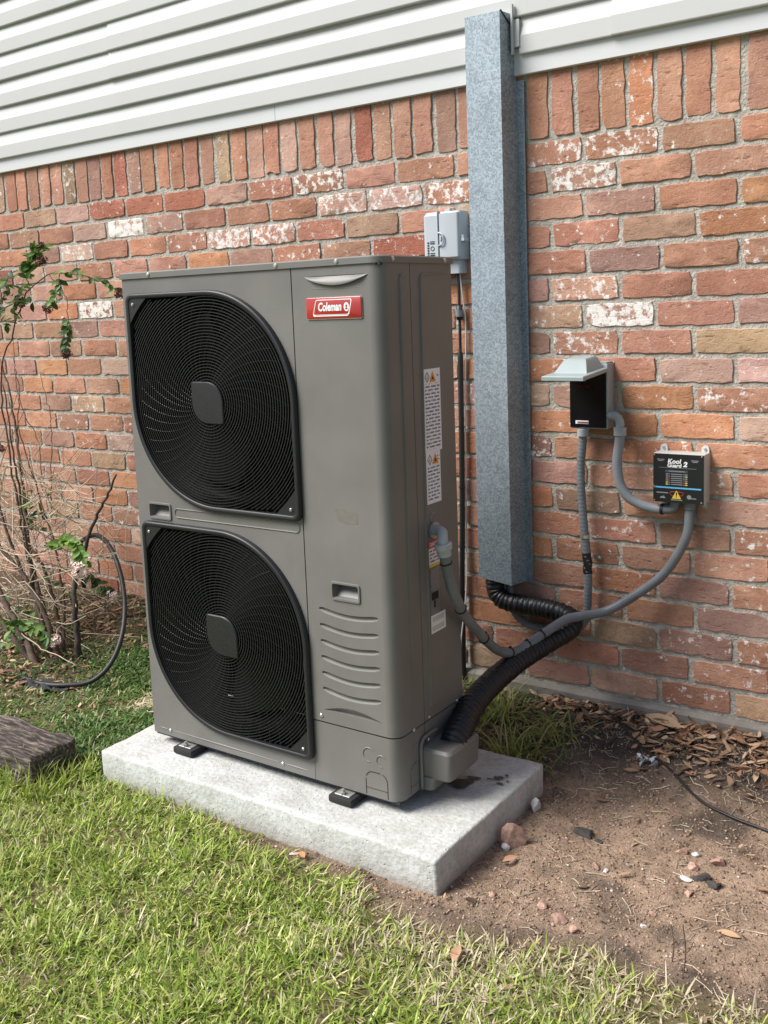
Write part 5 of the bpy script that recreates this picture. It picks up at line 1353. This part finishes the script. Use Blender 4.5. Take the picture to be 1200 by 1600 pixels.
# soil crumbs and grit
ico = bmesh.new(); bmesh.ops.create_icosphere(ico, subdivisions=1, radius=1); IV = np.array([v.co[:] for v in ico.verts]); IF = np.array([[v.index for v in f.verts] for f in ico.faces]); ico.free()
n = 16000
x = rng.uniform(.72, 2.0, n); y = rng.uniform(-1.1, -.03, n)
k = (y > lawn_edge(x)-.05) & ~((x < .985) & (y > -.975) & (y < -.45)); x, y = x[k], y[k]
x2 = rng.uniform(-.1, 1.0, 500); y2 = rng.uniform(-1.02, -.985, 500); x = np.concatenate([x, x2]); y = np.concatenate([y, y2]); n = len(x)
r = np.clip(rng.lognormal(-6.25, .5, n), .0006, .0036)
V = IV[None]*r[:, None, None]*rng.uniform(.6, 1.3, (n, 12, 1))*np.array([1, 1, .7]); V += np.stack([x, y, gz(x, y)+r*.25], 1)[:, None]
F = (np.arange(n)*12)[:, None, None]+IF[None]
cp = np.array([(.33, .225, .152), (.26, .175, .12), (.15, .11, .085), (.40, .29, .21), (.42, .27, .19), (.5, .45, .4)]); C = cp[rng.choice(6, n, p=[.34, .25, .2, .12, .06, .03])]*rng.uniform(.7, 1.2, (n, 1))
me = np_mesh('soil_crumbs', V.reshape(-1, 3), [F.reshape(-1, 3)]); color_attr(me, np.concatenate([np.repeat(C, 12, 0), np.ones((n*12, 1))], 1))
link('soil_crumbs', me, CRUMB, label='sandy soil crumbs and grit on the bare ground', cat='soil', kind='stuff')

def rock(name, x, y, s, m_, label, cat, seed, sq=(1, 1, .7), grp=None, rz=0.):
    bm = bmesh.new(); bmesh.ops.create_icosphere(bm, subdivisions=2, radius=1); q = random.Random(seed)
    pl = [(Vector((q.gauss(0, 1), q.gauss(0, 1), q.gauss(0, 1))).normalized(), q.uniform(.38, .78)) for _ in range(8)]
    for v in bm.verts:
        for nn, d in pl:
            e = v.co.dot(nn)-d
            if e > 0: v.co -= nn*e
        v.co *= 1+q.uniform(-.07, .07)
        v.co = Vector((v.co.x*s*1.05*sq[0], v.co.y*s*1.05*sq[1], v.co.z*s*1.05*sq[2]))
    zmin = min(v.co.z for v in bm.verts)
    me = bpy.data.meshes.new(name); bm.to_mesh(me); bm.free()
    o = link(name, me, m_, None, 10, label=label, cat=cat, group=grp); o.location = (x, y, float(gz(x, y))-zmin*.5); o.rotation_euler = (0, 0, rz)
    return o
rock('brick_fragment', 1.022, -.700, .038, STONEB, 'largest orange brick chunk, jagged, leaning by the slab edge', 'brick chunk', 1, (.8, .45, 1.15), rz=.6)
rock('stone', 1.003, -.545, .020, STONEW, 'white angular stone against the right edge of the slab', 'stone', 2, (.7, .8, 1.2))
rock('stone', 1.012, -.722, .013, STONEW, 'white chip just below the largest brick chunk', 'stone', 22, (.8, .8, 1.1))
rock('dirt_clod', 1.144, -.581, .021, STONED, 'round dark clod alone on the sandy soil right of the slab', 'clod', 3, (1.2, 1, .6))
rock('dirt_clod', 1.185, -.588, .009, STONED, 'tiny dark clod beside the round dark one', 'clod', 31, (1.2, 1, .6))
rock('brick_fragment', 1.363, -.545, .014, STONEB, 'pink brick fragment, leftmost of the three near the right edge', 'brick chunk', 4)
rock('brick_fragment', 1.404, -.588, .015, STONEB, 'pink brick fragment, lowest of the three near the right edge', 'brick chunk', 5, (1.2, .8, .6))
rock('brick_fragment', 1.448, -.545, .020, STONEB, 'pink brick fragment, rightmost and biggest of the three near the right edge', 'brick chunk', 6)
rock('stone', 1.395, -.540, .009, STONEW, 'small white stone between the pink brick fragments', 'stone', 7, (1.4, .8, .7))
rock('stone', 1.404, -.640, .011, STONEW, 'small white stone beside dark clods at right', 'stone', 8, (1.3, .9, .7))
rock('dirt_clod', 1.432, -.625, .018, STONED, 'dark clod right of the small white stone', 'clod', 9, (1.3, 1, .6))
rock('dirt_clod', 1.466, -.636, .017, STONED, 'rightmost dark clod on the bare soil', 'clod', 10, (1.3, 1, .6))
rock('brick_fragment', 1.425, -.690, .013, STONEB, 'pale pink brick bit below the dark clods at right', 'brick chunk', 11)
rock('brick_fragment', 1.222, -.700, .012, STONEB, 'pink brick bit in the middle of the bare soil', 'brick chunk', 12)
rock('stone', 1.245, -.697, .008, STONEW, 'small cream stone beside the pink brick bit mid soil', 'stone', 13)
rock('brick_fragment', 1.185, -.890, .013, STONEB, 'pink brick bit, upper of two near the grass edge', 'brick chunk', 14, (.9, .9, 1))
rock('brick_fragment', 1.236, -.918, .017, STONEB, 'orange brick bit, lower of two near the grass edge', 'brick chunk', 15, (1.2, .9, .7))
rock('brick_fragment', 1.272, -.930, .012, STONEB, 'brownish brick bit right of the two near the grass edge', 'brick chunk', 16)
rock('brick_fragment', 1.079, -.908, .010, STONEB, 'small orange brick bit between slab corner and grass', 'brick chunk', 17)
rock('stone', 1.385, -.845, .007, STONEW, 'tiny white stone alone on the lower right soil', 'stone', 18)
rock('brick_fragment', 1.385, -.795, .009, STONEB, 'tiny orange brick bit alone on the lower right soil', 'brick chunk', 19)
rock('plastic_scrap', .62, -1.0, .008, PINKP, 'pink scrap in the soil at the front edge of the slab', 'scrap', 20, (2.2, .7, .5), rz=.7)

def bigleaf(name, p, ang, L, W, c_, label):
    q = Leaves(); q.leafblade(p, (math.cos(ang), math.sin(ang), .05), (.1, -.3, 1), L, W, c_, fold=.25, bend=.12); q.build(name, LITTER, label=label, cat='leaf')
bigleaf('fallen_leaf', (1.09, -.035, -.028), -.25, .125, .042, (.52, .36, .22), 'large tan dead leaf lying on the litter at the wall foot')
bigleaf('fallen_leaf', (-.36, -1.165, -.093), .2, .055, .022, (.50, .27, .16), 'orange-brown leaf in the grass in front of the timber')
bigleaf('fallen_leaf', (.655, -1.015, -.095), 2.6, .032, .014, (.50, .24, .11), 'small rust-orange leaf at the front edge of the slab')
bigleaf('fallen_leaf', (1.13, -1.16, -.09), 1.9, .06, .020, (.50, .30, .18), 'pinkish-brown leaf lying on the straw-coloured grass')
bigleaf('fallen_leaf', (1.515, -.80, -.098), .1, .045, .014, (.5, .33, .19), 'tan leaf alone on the soil at the right edge')
bigleaf('fallen_leaf', (1.045, -.80, -.096), 1.2, .045, .016, (.46, .27, .17), 'brown leaf on the soil right of the slab corner')
# crumpled plastic scrap
q = MB(); rq = random.Random(3)
for _ in range(12):
    c_ = np.array((1.170+rq.gauss(0, .020), -.225+rq.gauss(0, .006), -.072+rq.uniform(0, .012)))
    v = [c_+np.array((rq.gauss(0, .009), rq.gauss(0, .007), rq.gauss(0, .006))) for _ in range(4)]; q.add(v, [(0, 1, 2), (0, 2, 3)])
q.build('plastic_scrap', WHITEP, label='crumpled white plastic scrap under the black ground cable', cat='scrap')
gc = [(.885,.0),(.930,-.02),(1.018,-.075),(1.13,-.172),(1.219,-.228),(1.33,-.315),(1.415,-.350),(1.507,-.367),(1.65,-.40),(1.9,-.43)]
m = MB(); tube(m, [(a, b, float(gz(a, b))+(.012 if a < 1.25 else .006)) for a, b in gc], .0033, n=80, sides=8)
m.build('ground_cable', BLKCABLE, None, True, label='thin black cable lying across the dead leaves and soil at right', cat='cable')
# small bare sprigs standing at the grass edge
for i, (x, y, h_, lb) in enumerate(((1.47, -.93, .07, 'thin dark bare sprig standing at the grass edge, left one'), (1.50, -.955, .09, 'thin dark bare sprig standing at the grass edge, right one'))):
    z = float(gz(x, y)); q = MB(); tube(q, [(x, y, z-.01), (x+.004, y, z+h_*.5), (x-.003, y+.006, z+h_)], .0014, n=10, sides=5); tube(q, [(x+.002, y, z+h_*.4), (x+.014, y-.004, z+h_*.6), (x+.018, y, z+h_*.75)], .0009, n=6, sides=4)
    q.build('dead_sprig', BARK, None, label=lb, cat='twig', group='bare sprigs at the grass edge')
